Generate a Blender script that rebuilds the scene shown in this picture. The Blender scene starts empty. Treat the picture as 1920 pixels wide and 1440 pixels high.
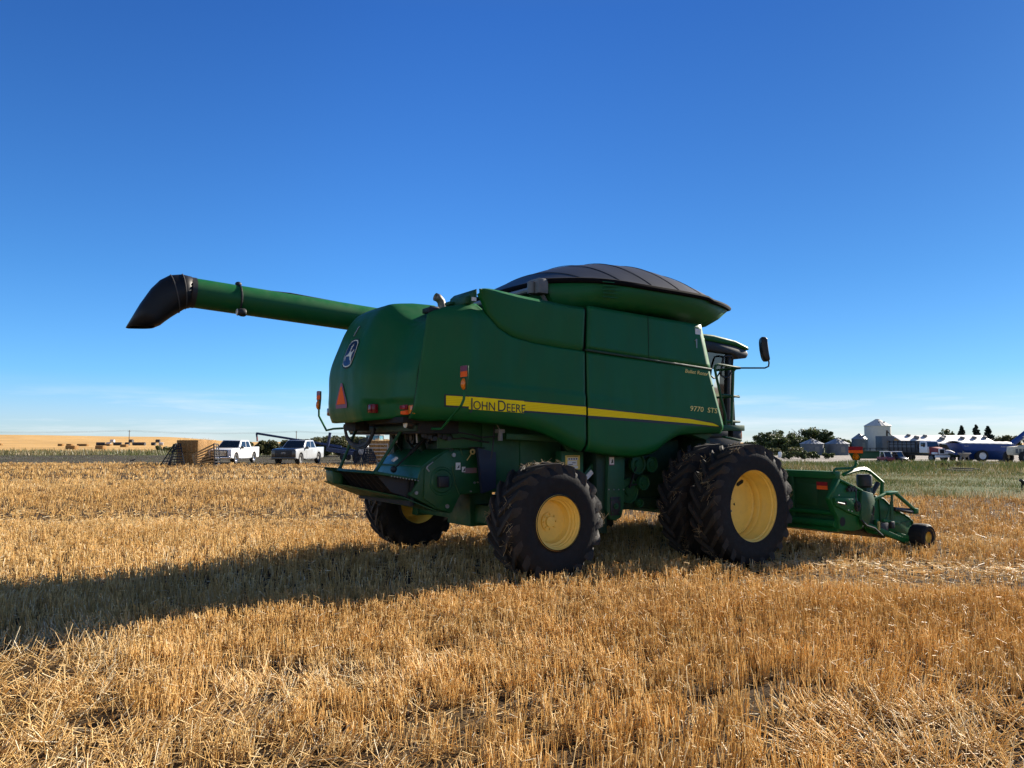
import bpy, bmesh, math, random
import numpy as np
from mathutils import Vector, Matrix
R = math.radians
sc = bpy.context.scene
rng = np.random.default_rng(7)
random.seed(7)

# ---------------------------------------------------------------- camera, sky, sun, exposure
CAM_H, HORIZON, FOCAL = 1.887, 826.1, 1442.0          # metres, image row of the horizon, focal length in 1920-px units
PITCH = math.atan((HORIZON - 720) / FOCAL)
cd = bpy.data.cameras.new('camera'); cam = bpy.data.objects.new('camera', cd)
sc.collection.objects.link(cam); sc.camera = cam
cam.location = (0, 0, CAM_H); cam.rotation_euler = (R(90) + PITCH, 0, 0)
cd.sensor_width = 36; cd.lens = 36 * FOCAL / 1920; cd.clip_start = .1; cd.clip_end = 9000
SUN_AZ, SUN_EL = 36.6, 25.5                            # azimuth from the picture's right, towards the distance
wd = bpy.data.worlds.new('World'); sc.world = wd; wd.use_nodes = True
wt = wd.node_tree; bgn = wt.nodes['Background']; bgn.inputs[1].default_value = .050
sky = wt.nodes.new('ShaderNodeTexSky'); sky.sky_type = 'NISHITA'; sky.sun_disc = False
sky.sun_elevation = R(SUN_EL); sky.sun_rotation = R(90 - SUN_AZ)
sky.altitude = 700; sky.air_density = 1.0; sky.dust_density = .25; sky.ozone_density = 2.6
# clear dry autumn air: deeper blue aloft, pale at the horizon, less glare round the sun
def wn(ty, **kw):
    n = wt.nodes.new(ty)
    for k, v in kw.items(): setattr(n, k, v)
    return n
tcw = wn('ShaderNodeTexCoord'); sxw = wn('ShaderNodeSeparateXYZ'); wt.links.new(tcw.outputs['Generated'], sxw.inputs[0])
crw = wn('ShaderNodeValToRGB'); wt.links.new(sxw.outputs[2], crw.inputs[0]); els = crw.color_ramp.elements
for p_, c_ in ((0, (.47, .60, .86)), (.03, (.43, .58, .87)), (.08, (.29, .56, .86)), (.2, (.225, .50, .80)), (.5, (.15, .38, .73))):
    e_ = els.new(p_) if p_ not in (0,) else els[0]; e_.position = p_; e_.color = (*c_, 1)
e_ = els.new(.68); e_.color = (.26, .36, .50, 1); els[-1].position = 1.0; els[-1].color = (.26, .36, .50, 1)  # overhead sky out of view greyed and dimmed to control the fill light
dpw = wn('ShaderNodeVectorMath', operation='DOT_PRODUCT'); wt.links.new(tcw.outputs['Generated'], dpw.inputs[0])
dpw.inputs[1].default_value = (math.cos(R(SUN_AZ)), math.sin(R(SUN_AZ)), 0)
gmw = wn('ShaderNodeMapRange', interpolation_type='SMOOTHSTEP')
for i, v in ((1, .35), (2, .98), (3, 1.70), (4, .98)): gmw.inputs[i].default_value = v
wt.links.new(dpw.outputs['Value'], gmw.inputs[0])
scw = wn('ShaderNodeVectorMath', operation='SCALE'); wt.links.new(crw.outputs[0], scw.inputs[0]); wt.links.new(gmw.outputs[0], scw.inputs['Scale'])
hsv = wn('ShaderNodeMix', data_type='RGBA', blend_type='MULTIPLY'); hsv.inputs[0].default_value = 1.0; hsv.clamp_result = False
wt.links.new(sky.outputs[0], hsv.inputs[6]); wt.links.new(scw.outputs[0], hsv.inputs[7])
# sky behind the camera brightened and whitened, added fill for the shaded sides
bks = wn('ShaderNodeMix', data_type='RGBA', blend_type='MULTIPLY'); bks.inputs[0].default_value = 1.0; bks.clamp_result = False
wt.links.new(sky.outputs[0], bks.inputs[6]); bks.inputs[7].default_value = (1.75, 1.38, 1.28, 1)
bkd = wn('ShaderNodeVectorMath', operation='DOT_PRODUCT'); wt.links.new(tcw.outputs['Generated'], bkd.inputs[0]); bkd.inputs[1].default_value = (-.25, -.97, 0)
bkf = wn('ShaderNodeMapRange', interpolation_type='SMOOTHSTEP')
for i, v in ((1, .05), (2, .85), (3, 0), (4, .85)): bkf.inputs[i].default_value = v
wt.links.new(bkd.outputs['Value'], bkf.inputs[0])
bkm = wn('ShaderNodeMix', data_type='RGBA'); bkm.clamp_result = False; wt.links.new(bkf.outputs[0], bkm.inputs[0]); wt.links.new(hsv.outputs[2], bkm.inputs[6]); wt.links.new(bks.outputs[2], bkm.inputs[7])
# thin low clouds near the horizon
mpw = wt.nodes.new('ShaderNodeMapping')
mpw.inputs['Scale'].default_value = (2.6, 2.6, 30)
wt.links.new(tcw.outputs['Generated'], mpw.inputs[0])
nzw = wt.nodes.new('ShaderNodeTexNoise'); nzw.inputs['Scale'].default_value = 1.6; nzw.inputs['Detail'].default_value = 7
nzw.inputs['Roughness'].default_value = .62
wt.links.new(mpw.outputs[0], nzw.inputs['Vector'])
rmw = wt.nodes.new('ShaderNodeMapRange'); rmw.inputs[1].default_value = .47; rmw.inputs[2].default_value = .72
wt.links.new(nzw.outputs[0], rmw.inputs[0])
rzw = wt.nodes.new('ShaderNodeMapRange'); rzw.interpolation_type = 'SMOOTHSTEP'
for i, v in ((1, .075), (2, .03), (3, 0), (4, .62)): rzw.inputs[i].default_value = v
wt.links.new(sxw.outputs[2], rzw.inputs[0])
mlw = wt.nodes.new('ShaderNodeMath'); mlw.operation = 'MULTIPLY'
wt.links.new(rmw.outputs[0], mlw.inputs[0]); wt.links.new(rzw.outputs[0], mlw.inputs[1])
mxw = wt.nodes.new('ShaderNodeMix'); mxw.data_type = 'RGBA'
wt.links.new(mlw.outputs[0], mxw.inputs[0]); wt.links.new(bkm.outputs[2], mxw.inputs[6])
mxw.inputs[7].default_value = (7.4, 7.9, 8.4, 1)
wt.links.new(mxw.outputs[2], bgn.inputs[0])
sl = bpy.data.lights.new('sun', 'SUN'); sl.energy = 5.0; sl.angle = R(.53); sl.color = (1, .91, .78)
sun = bpy.data.objects.new('sun', sl); sc.collection.objects.link(sun)
_s = Vector((math.cos(R(SUN_AZ)) * math.cos(R(SUN_EL)), math.sin(R(SUN_AZ)) * math.cos(R(SUN_EL)), math.sin(R(SUN_EL))))
sun.rotation_euler = (-_s).to_track_quat('-Z', 'Y').to_euler(); sun.location = _s * 60
sc.view_settings.view_transform = 'Standard'; sc.view_settings.look = 'None'
sc.view_settings.exposure = 1.36; sc.view_settings.gamma = 1
sc.cycles.max_bounces = 6; sc.cycles.transparent_max_bounces = 8; sc.cycles.caustics_reflective = False

# ---------------------------------------------------------------- geometry helpers
C_, S_ = math.cos(PITCH), math.sin(PITCH)
TH, TX, TY = R(34.255), -.659, 12.049                  # the combine's heading and the foot of its rear axle
FW = np.array([math.cos(TH), math.sin(TH), 0]); LF = np.array([-math.sin(TH), math.cos(TH), 0])
def ray(px, py):
    a, b = (px - 960) / FOCAL, (720 - py) / FOCAL
    return np.array([a, C_ - b * S_, S_ + b * C_])
def U(px, py, Y=None, X=None, Z=None):                  # measured photo point -> combine coordinates on a known plane
    r = ray(px, py); c = np.array([-TX, -TY, CAM_H])
    rl = (r @ FW, r @ LF, r[2]); cl = (c @ FW, c @ LF, c[2])
    k = [(v - cl[i]) / rl[i] for i, v in enumerate((X, Y, Z)) if v is not None][0]
    return Vector([cl[i] + k * rl[i] for i in range(3)])
def at(px, py, y):                                      # world point seen at a photo point, y metres away
    r = ray(px, py); return Vector((r[0] * y / r[1], y, CAM_H + r[2] * y / r[1]))
def ss(a, b, x):
    t = np.clip((np.asarray(x, float) - a) / (b - a), 0, 1); return t * t * (3 - 2 * t)
def gz(x, y):                                           # height of the ground
    x = np.asarray(x, float); y = np.asarray(y, float); a = x / np.maximum(y, 1.0)
    rt = ss(.18, .34, a) * np.where(y > 22, 1, 0)
    drop = -np.clip((y - 22) * .0072, 0, .92) * rt
    hill = ss(-.335, -.46, a) * (.72 + .28 * ss(-.45, -.68, a)) * 8.9 * ss(280, 950, y) * np.where(y > 0, 1, 0)
    cx = (x - TX) * FW[0] + (y - TY) * FW[1]; cy = (x - TX) * LF[0] + (y - TY) * LF[1]
    lie = np.interp(cx, [-3.5, -.6, .3, 3.4, 6, 10], [0, .035, .035, -.075, -.06, 0]) * np.exp(-(cy / 5.5) ** 4)
    return drop + hill + lie - 10 * ss(1000, 3500, np.hypot(x, y))

class MB:
    def __init__(s): s.v = []; s.f = []; s.m = []
    def add(s, vs, fs, mi=0):
        o = len(s.v); s.v += [tuple(map(float, v)) for v in vs]
        s.f += [tuple(i + o for i in f) for f in fs]; s.m += [mi] * len(fs); return s
    def box(s, x0, x1, y0, y1, z0, z1, mi=0):
        return s.add([(x, y, z) for x in (x0, x1) for y in (y0, y1) for z in (z0, z1)],
                     [(0, 1, 3, 2), (4, 6, 7, 5), (0, 4, 5, 1), (2, 3, 7, 6), (0, 2, 6, 4), (1, 5, 7, 3)], mi)
    def prism(s, pts, lo, hi, ax='y', mi=0):
        n = len(pts)
        mk = {'y': lambda a, b, t: (a, t, b), 'x': lambda a, b, t: (t, a, b), 'z': lambda a, b, t: (a, b, t)}[ax]
        vs = [mk(p[0], p[1], lo) for p in pts] + [mk(p[0], p[1], hi) for p in pts]
        return s.add(vs, [tuple(range(n)), tuple(range(2 * n - 1, n - 1, -1))] + [(i, n + i, n + (i + 1) % n, (i + 1) % n) for i in range(n)], mi)
    def loft(s, rings, mi=0, caps=True):
        n = len(rings[0]); vs = [p for r in rings for p in r]; fs = []
        for k in range(len(rings) - 1):
            fs += [(k * n + i, k * n + (i + 1) % n, (k + 1) * n + (i + 1) % n, (k + 1) * n + i) for i in range(n)]
        if caps: fs += [tuple(range(n - 1, -1, -1)), tuple(range((len(rings) - 1) * n, len(rings) * n))]
        return s.add(vs, fs, mi)
    def tube(s, pts, r, n=8, mi=0, caps=True):
        P = [Vector(p) for p in pts]; rs = r if isinstance(r, (list, tuple)) else [r] * len(P); rings = []
        d0 = (P[1] - P[0]).normalized(); up = Vector((0, 0, 1)) if abs(d0.z) < .95 else Vector((1, 0, 0)); a = d0.cross(up).normalized()
        for i, p in enumerate(P):
            d = ((P[min(i + 1, len(P) - 1)] - P[i]).normalized() + (P[i] - P[max(i - 1, 0)]).normalized())
            d = d.normalized() if d.length > 1e-6 else d0
            a = (a - d * a.dot(d)).normalized(); b = d.cross(a)
            rings.append([p + (a * math.cos(t) + b * math.sin(t)) * rs[i] for t in [2 * math.pi * k / n for k in range(n)]])
        return s.loft(rings, mi, caps)
    def beam(s, p, q, w, h, mi=0, up=(0, 0, 1)):
        p, q = Vector(p), Vector(q); d = (q - p).normalized(); u = Vector(up)
        a = d.cross(u); a = a.normalized() if a.length > 1e-4 else Vector((1, 0, 0)); b = a.cross(d)
        ring = lambda c: [c + a * (w / 2 * i) + b * (h / 2 * j) for i, j in ((-1, -1), (1, -1), (1, 1), (-1, 1))]
        return s.loft([ring(p), ring(q)], mi)
    def lathe(s, prof, c=(0, 0, 0), ax='y', n=40, mi=0):
        mk = {'y': lambda r, a, t: (c[0] + r * math.cos(t), c[1] + a, c[2] + r * math.sin(t)),
              'z': lambda r, a, t: (c[0] + r * math.cos(t), c[1] + r * math.sin(t), c[2] + a),
              'x': lambda r, a, t: (c[0] + a, c[1] + r * math.cos(t), c[2] + r * math.sin(t))}[ax]
        rings = [[mk(r, a, 2 * math.pi * k / n) for k in range(n)] for r, a in prof]
        return s.loft(rings, mi, False)
    def grid(s, P, mi=0):
        nu, nv = len(P), len(P[0])
        return s.add([p for row in P for p in row], [(i * nv + j, (i + 1) * nv + j, (i + 1) * nv + j + 1, i * nv + j + 1) for i in range(nu - 1) for j in range(nv - 1)], mi)
    def ball(s, c, r, n=10, m=7, mi=0):
        rx, ry, rz = r if isinstance(r, (tuple, list)) else (r, r, r)
        rings = [[(c[0] + rx * math.sin(p) * math.cos(t), c[1] + ry * math.sin(p) * math.sin(t), c[2] + rz * math.cos(p)) for t in [2 * math.pi * k / n for k in range(n)]] for p in [math.pi * (.02 + .96 * q / (m - 1)) for q in range(m)]]
        return s.loft(rings, mi)
    def build(s, name, mats, parent=None, bevel=0, smooth=35, solid=0, seg=2, recalc=True, label=None):
        me = bpy.data.meshes.new(name); me.from_pydata(s.v, [], s.f)
        mats = mats if isinstance(mats, (list, tuple)) else [mats]
        for m in mats: me.materials.append(m)
        me.polygons.foreach_set('material_index', s.m)
        bm = bmesh.new(); bm.from_mesh(me)
        if recalc: bmesh.ops.recalc_face_normals(bm, faces=bm.faces)
        if bevel:
            es = [e for e in bm.edges if len(e.link_faces) == 2 and e.calc_face_angle(0) > R(30)]
            nw = set(bmesh.ops.bevel(bm, geom=es, offset=bevel, segments=seg, profile=.5, affect='EDGES', clamp_overlap=True)['faces'])
            for f in bm.faces: f.smooth = f in nw
        bm.to_mesh(me); bm.free()
        if smooth:
            
            if not bevel: me.shade_smooth()
            me.set_sharp_from_angle(angle=R(smooth))
        o = bpy.data.objects.new(name, me); sc.collection.objects.link(o)
        if solid:
            m = o.modifiers.new('thickness', 'SOLIDIFY'); m.thickness = solid; m.offset = -1
        if parent: o.parent = parent
        if label: o['label'] = label
        return o
def tag(o, label, cat, group=None, kind=None):
    if label: o['label'] = label
    if cat: o['category'] = cat
    if group: o['group'] = group
    if kind: o['kind'] = kind
    return o
def thing(name, label, cat, loc=(0, 0, 0), rz=0, group=None):
    o = bpy.data.objects.new(name, None); sc.collection.objects.link(o); o.empty_display_size = .3
    o.location = loc; o.rotation_euler = (0, 0, rz); return tag(o, label, cat, group)
def copy_tree(o, parent=None, names=None):
    c = o.copy(); sc.collection.objects.link(c)
    if parent is not None: c.parent = parent
    for ch in list(o.children): copy_tree(ch, c)
    return c
def hermite(xs, ys):
    xs = np.array(xs, float); ys = np.array(ys, float); o = np.argsort(xs); xs, ys = xs[o], ys[o]
    m = np.gradient(ys, xs)
    def f(x):
        x = np.clip(x, xs[0], xs[-1]); i = np.clip(np.searchsorted(xs, x) - 1, 0, len(xs) - 2)
        h = xs[i + 1] - xs[i]; t = (x - xs[i]) / h
        return ((2*t**3 - 3*t**2 + 1) * ys[i] + (t**3 - 2*t**2 + t) * h * m[i] + (-2*t**3 + 3*t**2) * ys[i + 1] + (t**3 - t**2) * h * m[i + 1])
    return f
def pxcurve(pts, Y, smooth=True):
    q = [U(a, b, Y=Y) for a, b in pts]
    xs, zs = [p.x for p in q], [p.z for p in q]
    if smooth: return hermite(xs, zs)
    o = np.argsort(xs); xs, zs = np.array(xs)[o], np.array(zs)[o]
    return lambda x: np.interp(x, xs, zs)

# ---------------------------------------------------------------- materials
def nt_mat(name):
    m = bpy.data.materials.new(name); m.use_nodes = True; t = m.node_tree
    return m, t, t.nodes['Principled BSDF']
def nd(t, ty, **kw):
    n = t.nodes.new(ty)
    for k, v in kw.items(): setattr(n, k, v)
    return n
def noise(t, scale, detail=4, rough=.55, vec=None, coord='Object', stretch=None):
    n = nd(t, 'ShaderNodeTexNoise'); n.inputs['Scale'].default_value = scale; n.inputs['Detail'].default_value = detail; n.inputs['Roughness'].default_value = rough
    if vec is None:
        tc = nd(t, 'ShaderNodeTexCoord'); vec = tc.outputs[coord]
    if stretch:
        mp = nd(t, 'ShaderNodeMapping'); mp.inputs['Scale'].default_value = stretch; t.links.new(vec, mp.inputs[0]); vec = mp.outputs[0]
    t.links.new(vec, n.inputs['Vector']); return n
def ramp(t, src, stops):
    r = nd(t, 'ShaderNodeValToRGB'); e = r.color_ramp.elements
    while len(e) < len(stops): e.new(.5)
    for k, (p, c) in enumerate(stops): e[k].position = p; e[k].color = tuple(c) + (1,) if len(c) == 3 else c
    t.links.new(src, r.inputs[0]); return r
def mat(name, col, rough=.5, metal=0, var=.18, scale=3.0, dirt=None, dirt_amt=.35, bump=0, bscale=40, spec=.5, coat=0, emit=None, sheen=0, streak=None):
    m, t, b = nt_mat(name)
    b.inputs['Roughness'].default_value = rough; b.inputs['Metallic'].default_value = metal
    b.inputs['Specular IOR Level'].default_value = spec; b.inputs['Coat Weight'].default_value = coat; b.inputs['Sheen Weight'].default_value = sheen; b.inputs['Sheen Roughness'].default_value = .35; b.inputs['Coat Roughness'].default_value = .12
    n = noise(t, scale, 6, .6)
    lo = [c * (1 - var) for c in col]; hi = [min(1, c * (1 + var)) for c in col]
    r = ramp(t, n.outputs[0], [(.3, lo), (.7, hi)]); out = r.outputs[0]
    if dirt:
        n2 = noise(t, scale * 2.3, 8, .7, stretch=streak); mr = nd(t, 'ShaderNodeMapRange')
        for i, v in ((1, .48), (2, .75), (3, 0), (4, dirt_amt)): mr.inputs[i].default_value = v
        t.links.new(n2.outputs[0], mr.inputs[0])
        mx = nd(t, 'ShaderNodeMix', data_type='RGBA'); t.links.new(mr.outputs[0], mx.inputs[0]); t.links.new(out, mx.inputs[6]); mx.inputs[7].default_value = (*dirt, 1); out = mx.outputs[2]
        rr = nd(t, 'ShaderNodeMapRange')
        for i, v in ((1, .35), (2, .75), (3, rough), (4, min(1, rough + .3))): rr.inputs[i].default_value = v
        t.links.new(n2.outputs[0], rr.inputs[0]); t.links.new(rr.outputs[0], b.inputs['Roughness'])
    t.links.new(out, b.inputs['Base Color'])
    if bump:
        n3 = noise(t, bscale, 5, .6); bp = nd(t, 'ShaderNodeBump'); bp.inputs['Strength'].default_value = bump; bp.inputs['Distance'].default_value = .02
        t.links.new(n3.outputs[0], bp.inputs['Height']); t.links.new(bp.outputs[0], b.inputs['Normal'])
    if emit:
        b.inputs['Emission Color'].default_value = (*emit[0], 1); b.inputs['Emission Strength'].default_value = emit[1]
    return m
STRAWC = (.30, .22, .11)
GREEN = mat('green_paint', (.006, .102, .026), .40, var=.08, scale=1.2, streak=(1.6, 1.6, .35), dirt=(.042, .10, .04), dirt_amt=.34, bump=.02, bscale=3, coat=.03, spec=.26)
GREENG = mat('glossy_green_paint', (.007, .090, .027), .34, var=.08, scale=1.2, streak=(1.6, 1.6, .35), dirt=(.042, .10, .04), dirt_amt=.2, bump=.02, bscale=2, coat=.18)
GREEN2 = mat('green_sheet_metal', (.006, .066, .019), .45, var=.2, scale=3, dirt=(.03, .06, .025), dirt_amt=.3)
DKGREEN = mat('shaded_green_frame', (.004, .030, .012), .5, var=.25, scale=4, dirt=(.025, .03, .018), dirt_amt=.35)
YELLOW = mat('yellow_wheel_paint', (.86, .59, .12), .42, var=.05, scale=5, dirt=(.52, .38, .16), dirt_amt=.3)
DECALY = mat('yellow_decal', (1.0, .76, .008), .5, var=.02, spec=.12); DECALY2 = mat('yellow_decal_line', (.86, .62, .006), .5, var=.02, spec=.12)
DECALB = mat('black_decal', (.008, .008, .010), .35, var=.05); GOLD = mat('gold_lettering', (.92, .72, .20), .4, var=.05)
BLACK = mat('black_plastic', (.012, .012, .014), .45, var=.2, scale=8, dirt=(.05, .045, .035), dirt_amt=.25)
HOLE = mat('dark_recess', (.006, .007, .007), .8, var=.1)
RUBBER = mat('tyre_rubber', (.009, .009, .010), .65, var=.25, scale=7, dirt=(.028, .022, .016), dirt_amt=.35, bump=.15, bscale=30, spec=.3)
LUGM = mat('muddy_lug_rubber', (.018, .016, .014), .7, var=.4, scale=9, dirt=(.070, .050, .032), dirt_amt=.6, bump=.22, bscale=60)
TARP = mat('black_vinyl_tarp', (.008, .008, .009), .46, var=.3, scale=2.5, bump=.10, bscale=9, spec=.32)
RIMB = mat('black_rubber_edge', (.006, .006, .007), .9, var=.2, scale=6, spec=.1)
STEEL = mat('grey_steel', (.30, .30, .29), .45, .6, var=.2, scale=9)
GREYP = mat('grey_casting', (.16, .16, .155), .6, var=.2, scale=8)
REDREF = mat('red_reflector', (.30, .012, .025), .35, var=.1, scale=20); ORREF = mat('fluorescent_orange', (1.0, .15, .03), .7, var=.02, spec=.08)
AMBER = mat('amber_lens', (.80, .20, .012), .18, var=.15, scale=30); REDLENS = mat('red_lens', (.16, .008, .012), .15, var=.15, scale=30)
MAGENTA = mat('faded_red_border', (.22, .05, .09), .5, var=.1)
WHITE = mat('white_label', (.62, .62, .60), .5, var=.06); LENS = mat('lamp_glass', (.72, .70, .64), .25, var=.1, scale=20)
BADGEB = mat('dark_blue_badge', (.008, .018, .075), .3, var=.05); BADGEW = mat('cream_badge_metal', (.80, .76, .58), .4, var=.05)
def glass_mat(name, tint, alpha):
    m, t, b = nt_mat(name); out = t.nodes['Material Output']
    g = nd(t, 'ShaderNodeBsdfGlossy'); g.inputs['Roughness'].default_value = .03; g.inputs['Color'].default_value = (.9, .9, .9, 1)
    tr = nd(t, 'ShaderNodeBsdfTransparent'); tr.inputs['Color'].default_value = (*tint, 1)
    fr = nd(t, 'ShaderNodeFresnel'); fr.inputs[0].default_value = 1.5
    n = noise(t, 3, 3); ad = nd(t, 'ShaderNodeMath', operation='MULTIPLY_ADD'); ad.inputs[1].default_value = .04; ad.inputs[2].default_value = alpha
    t.links.new(n.outputs[0], ad.inputs[0]); mxv = nd(t, 'ShaderNodeMath', operation='ADD'); t.links.new(fr.outputs[0], mxv.inputs[0]); t.links.new(ad.outputs[0], mxv.inputs[1])
    mx = nd(t, 'ShaderNodeMixShader'); t.links.new(mxv.outputs[0], mx.inputs[0]); t.links.new(tr.outputs[0], mx.inputs[1]); t.links.new(g.outputs[0], mx.inputs[2])
    t.links.new(mx.outputs[0], out.inputs[0]); return m
GLASS = glass_mat('tinted_cab_glass', (.45, .55, .6), .05)
DGLASS = mat('dark_vehicle_glass', (.012, .016, .022), .06, var=.1, spec=.8)
def tint_mat(name, stops, rough=.5, transl=.3, spec=.45):
    """plant fibre: colour per blade from the 'tint' attribute, partly translucent"""
    m, t, b = nt_mat(name); out = t.nodes['Material Output']
    a = nd(t, 'ShaderNodeAttribute'); a.attribute_name = 'tint'
    r = ramp(t, a.outputs['Fac'], stops); n = noise(t, 1.1, 3, coord='Object')
    mx = nd(t, 'ShaderNodeMix', data_type='RGBA', blend_type='MULTIPLY'); mx.inputs[0].default_value = .35
    r2 = ramp(t, n.outputs[0], [(.3, (.6, .6, .6)), (.7, (1.2, 1.2, 1.2))])
    t.links.new(r.outputs[0], mx.inputs[6]); t.links.new(r2.outputs[0], mx.inputs[7])
    b.inputs['Roughness'].default_value = rough; b.inputs['Specular IOR Level'].default_value = spec
    t.links.new(mx.outputs[2], b.inputs['Base Color'])
    tl = nd(t, 'ShaderNodeBsdfTranslucent'); t.links.new(mx.outputs[2], tl.inputs[0])
    ms = nd(t, 'ShaderNodeMixShader'); ms.inputs[0].default_value = transl
    t.links.new(b.outputs[0], ms.inputs[1]); t.links.new(tl.outputs[0], ms.inputs[2]); t.links.new(ms.outputs[0], out.inputs[0])
    return m
STRAW = tint_mat('wheat_stubble', [(0, (.38, .20, .055)), (.3, (.68, .42, .13)), (.65, (.88, .62, .26)), (.9, (.95, .78, .45)), (1, (.96, .86, .64))])
WEED = tint_mat('dry_weed_grass', [(0, (.038, .066, .013)), (.4, (.082, .105, .027)), (.7, (.20, .145, .055)), (1, (.50, .40, .25))])
LEAF = tint_mat('tree_leaves', [(0, (.022, .040, .012)), (.5, (.055, .080, .024)), (1, (.13, .14, .045))], .55, .25)
LEAF2 = tint_mat('shrub_leaves', [(0, (.045, .055, .016)), (.5, (.085, .092, .03)), (1, (.15, .14, .05))], .55, .25)
NEEDLE = tint_mat('spruce_needles', [(0, (.010, .020, .012)), (.6, (.022, .036, .020)), (1, (.04, .055, .03))], .6, .1)
BARK = mat('bark', (.09, .075, .06), .9, var=.35, scale=14, bump=.4)
def lens_mat(name, col):
    m, t, b = nt_mat(name); out = t.nodes['Material Output']; n = noise(t, 60, 3); r = ramp(t, n.outputs[0], [(.35, [c * .75 for c in col]), (.65, col)])
    b.inputs['Roughness'].default_value = .2; t.links.new(r.outputs[0], b.inputs['Base Color']); tl = nd(t, 'ShaderNodeBsdfTranslucent'); t.links.new(r.outputs[0], tl.inputs[0])
    ms = nd(t, 'ShaderNodeMixShader'); ms.inputs[0].default_value = .6; t.links.new(b.outputs[0], ms.inputs[1]); t.links.new(tl.outputs[0], ms.inputs[2]); t.links.new(ms.outputs[0], out.inputs[0]); return m
def ground_mat(name, c0, c1, c2, scale=1.0, litter=None):
    m, t, b = nt_mat(name); b.inputs['Roughness'].default_value = .95; b.inputs['Specular IOR Level'].default_value = .1
    g = nd(t, 'ShaderNodeNewGeometry')
    n1 = noise(t, .35 * scale, 8, .65, g.outputs['Position']); n2 = noise(t, 9 * scale, 6, .7, g.outputs['Position'])
    n3 = noise(t, .045 * scale, 5, .6, g.outputs['Position'], stretch=(1, 3.0, 1))
    ad = nd(t, 'ShaderNodeMath', operation='MULTIPLY_ADD'); ad.inputs[1].default_value = .55; t.links.new(n1.outputs[0], ad.inputs[0])
    m2 = nd(t, 'ShaderNodeMath', operation='MULTIPLY'); m2.inputs[1].default_value = .45; t.links.new(n2.outputs[0], m2.inputs[0]); t.links.new(m2.outputs[0], ad.inputs[2])
    r = ramp(t, ad.outputs[0], [(.36, c0), (.5, c1), (.64, c2)])
    mx = nd(t, 'ShaderNodeMix', data_type='RGBA', blend_type='MULTIPLY'); mx.inputs[0].default_value = .6
    r3 = ramp(t, n3.outputs[0], [(.35, (.62, .62, .62)), (.65, (1.25, 1.25, 1.25))])
    t.links.new(r.outputs[0], mx.inputs[6]); t.links.new(r3.outputs[0], mx.inputs[7]); t.links.new(mx.outputs[2], b.inputs['Base Color'])
    bp = nd(t, 'ShaderNodeBump'); bp.inputs['Strength'].default_value = .8; bp.inputs['Distance'].default_value = .06
    t.links.new(n2.outputs[0], bp.inputs['Height']); t.links.new(bp.outputs[0], b.inputs['Normal']); return m
SOIL = ground_mat('soil_with_chaff', (.018, .013, .009), (.060, .038, .019), (.19, .12, .052))
DIRT = ground_mat('grey_dirt_with_weeds', (.030, .025, .021), (.065, .054, .042), (.10, .092, .055))
VERGE = ground_mat('mown_weedy_grass', (.036, .062, .016), (.080, .100, .032), (.17, .15, .075))
FARF = ground_mat('distant_stubble', (.38, .22, .075), (.52, .32, .12), (.62, .40, .17), .25)
GRAVEL = ground_mat('yard_gravel', (.16, .14, .12), (.26, .23, .20), (.36, .33, .29))

# ---------------------------------------------------------------- blades, stalks, leaves
def blades(name, base, vec, rad, tint, material, sides=3, parent=None, taper=1.0):
    """one mesh of thin prisms (sides=3) or flat strips (sides=1)"""
    N = len(base); d = vec / np.linalg.norm(vec, axis=1, keepdims=True)
    h = rng.normal(size=(N, 3)); a = np.cross(d, h); a /= np.linalg.norm(a, axis=1, keepdims=True) + 1e-9; b = np.cross(d, a)
    rad = np.broadcast_to(rad, (N,))[:, None]
    if sides == 3:
        ang = [0, 2.094, 4.189]; off = [a * math.cos(t) + b * math.sin(t) for t in ang]
        V = np.stack([base + o * rad for o in off] + [base + vec + o * rad * taper for o in off], 1)
        Fq = np.array([[0, 1, 4, 3], [1, 2, 5, 4], [2, 0, 3, 5]]); k = 6
    else:
        V = np.stack([base - a * rad, base + a * rad, base + vec + a * rad * taper, base + vec - a * rad * taper], 1); Fq = np.array([[0, 1, 2, 3]]); k = 4
    nf = len(Fq); F = (Fq[None] + (np.arange(N) * k)[:, None, None]).reshape(-1)
    me = bpy.data.meshes.new(name); me.vertices.add(N * k); me.vertices.foreach_set('co', V.reshape(-1).astype('f4'))
    me.loops.add(N * nf * 4); me.loops.foreach_set('vertex_index', F.astype('i4'))
    me.polygons.add(N * nf); me.polygons.foreach_set('loop_start', (np.arange(N * nf) * 4).astype('i4'))
    me.update(calc_edges=True)
    at_ = me.attributes.new('tint', 'FLOAT', 'FACE'); at_.data.foreach_set('value', np.repeat(np.clip(tint, 0, 1), nf).astype('f4'))
    me.materials.append(material)
    o = bpy.data.objects.new(name, me); sc.collection.objects.link(o)
    if parent: o.parent = parent
    return o
def leafcloud(centers, radii, n, size, flat=1.0):
    """points spread through ellipsoid clumps -> arrays for blades()"""
    k = rng.integers(0, len(centers), n); u = rng.normal(size=(n, 3)); u /= np.linalg.norm(u, axis=1, keepdims=True)
    r = rng.random(n) ** .45; p = centers[k] + u * r[:, None] * radii[k]
    v = rng.normal(size=(n, 3)); v[:, 2] *= flat; v /= np.linalg.norm(v, axis=1, keepdims=True)
    s = size * (.6 + .8 * rng.random(n)); return p - v * s[:, None] / 2, v * s[:, None], s * .38, np.clip(.15 + .6 * rng.random(n) + .25 * (k % 3) / 2, 0, 1)
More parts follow.
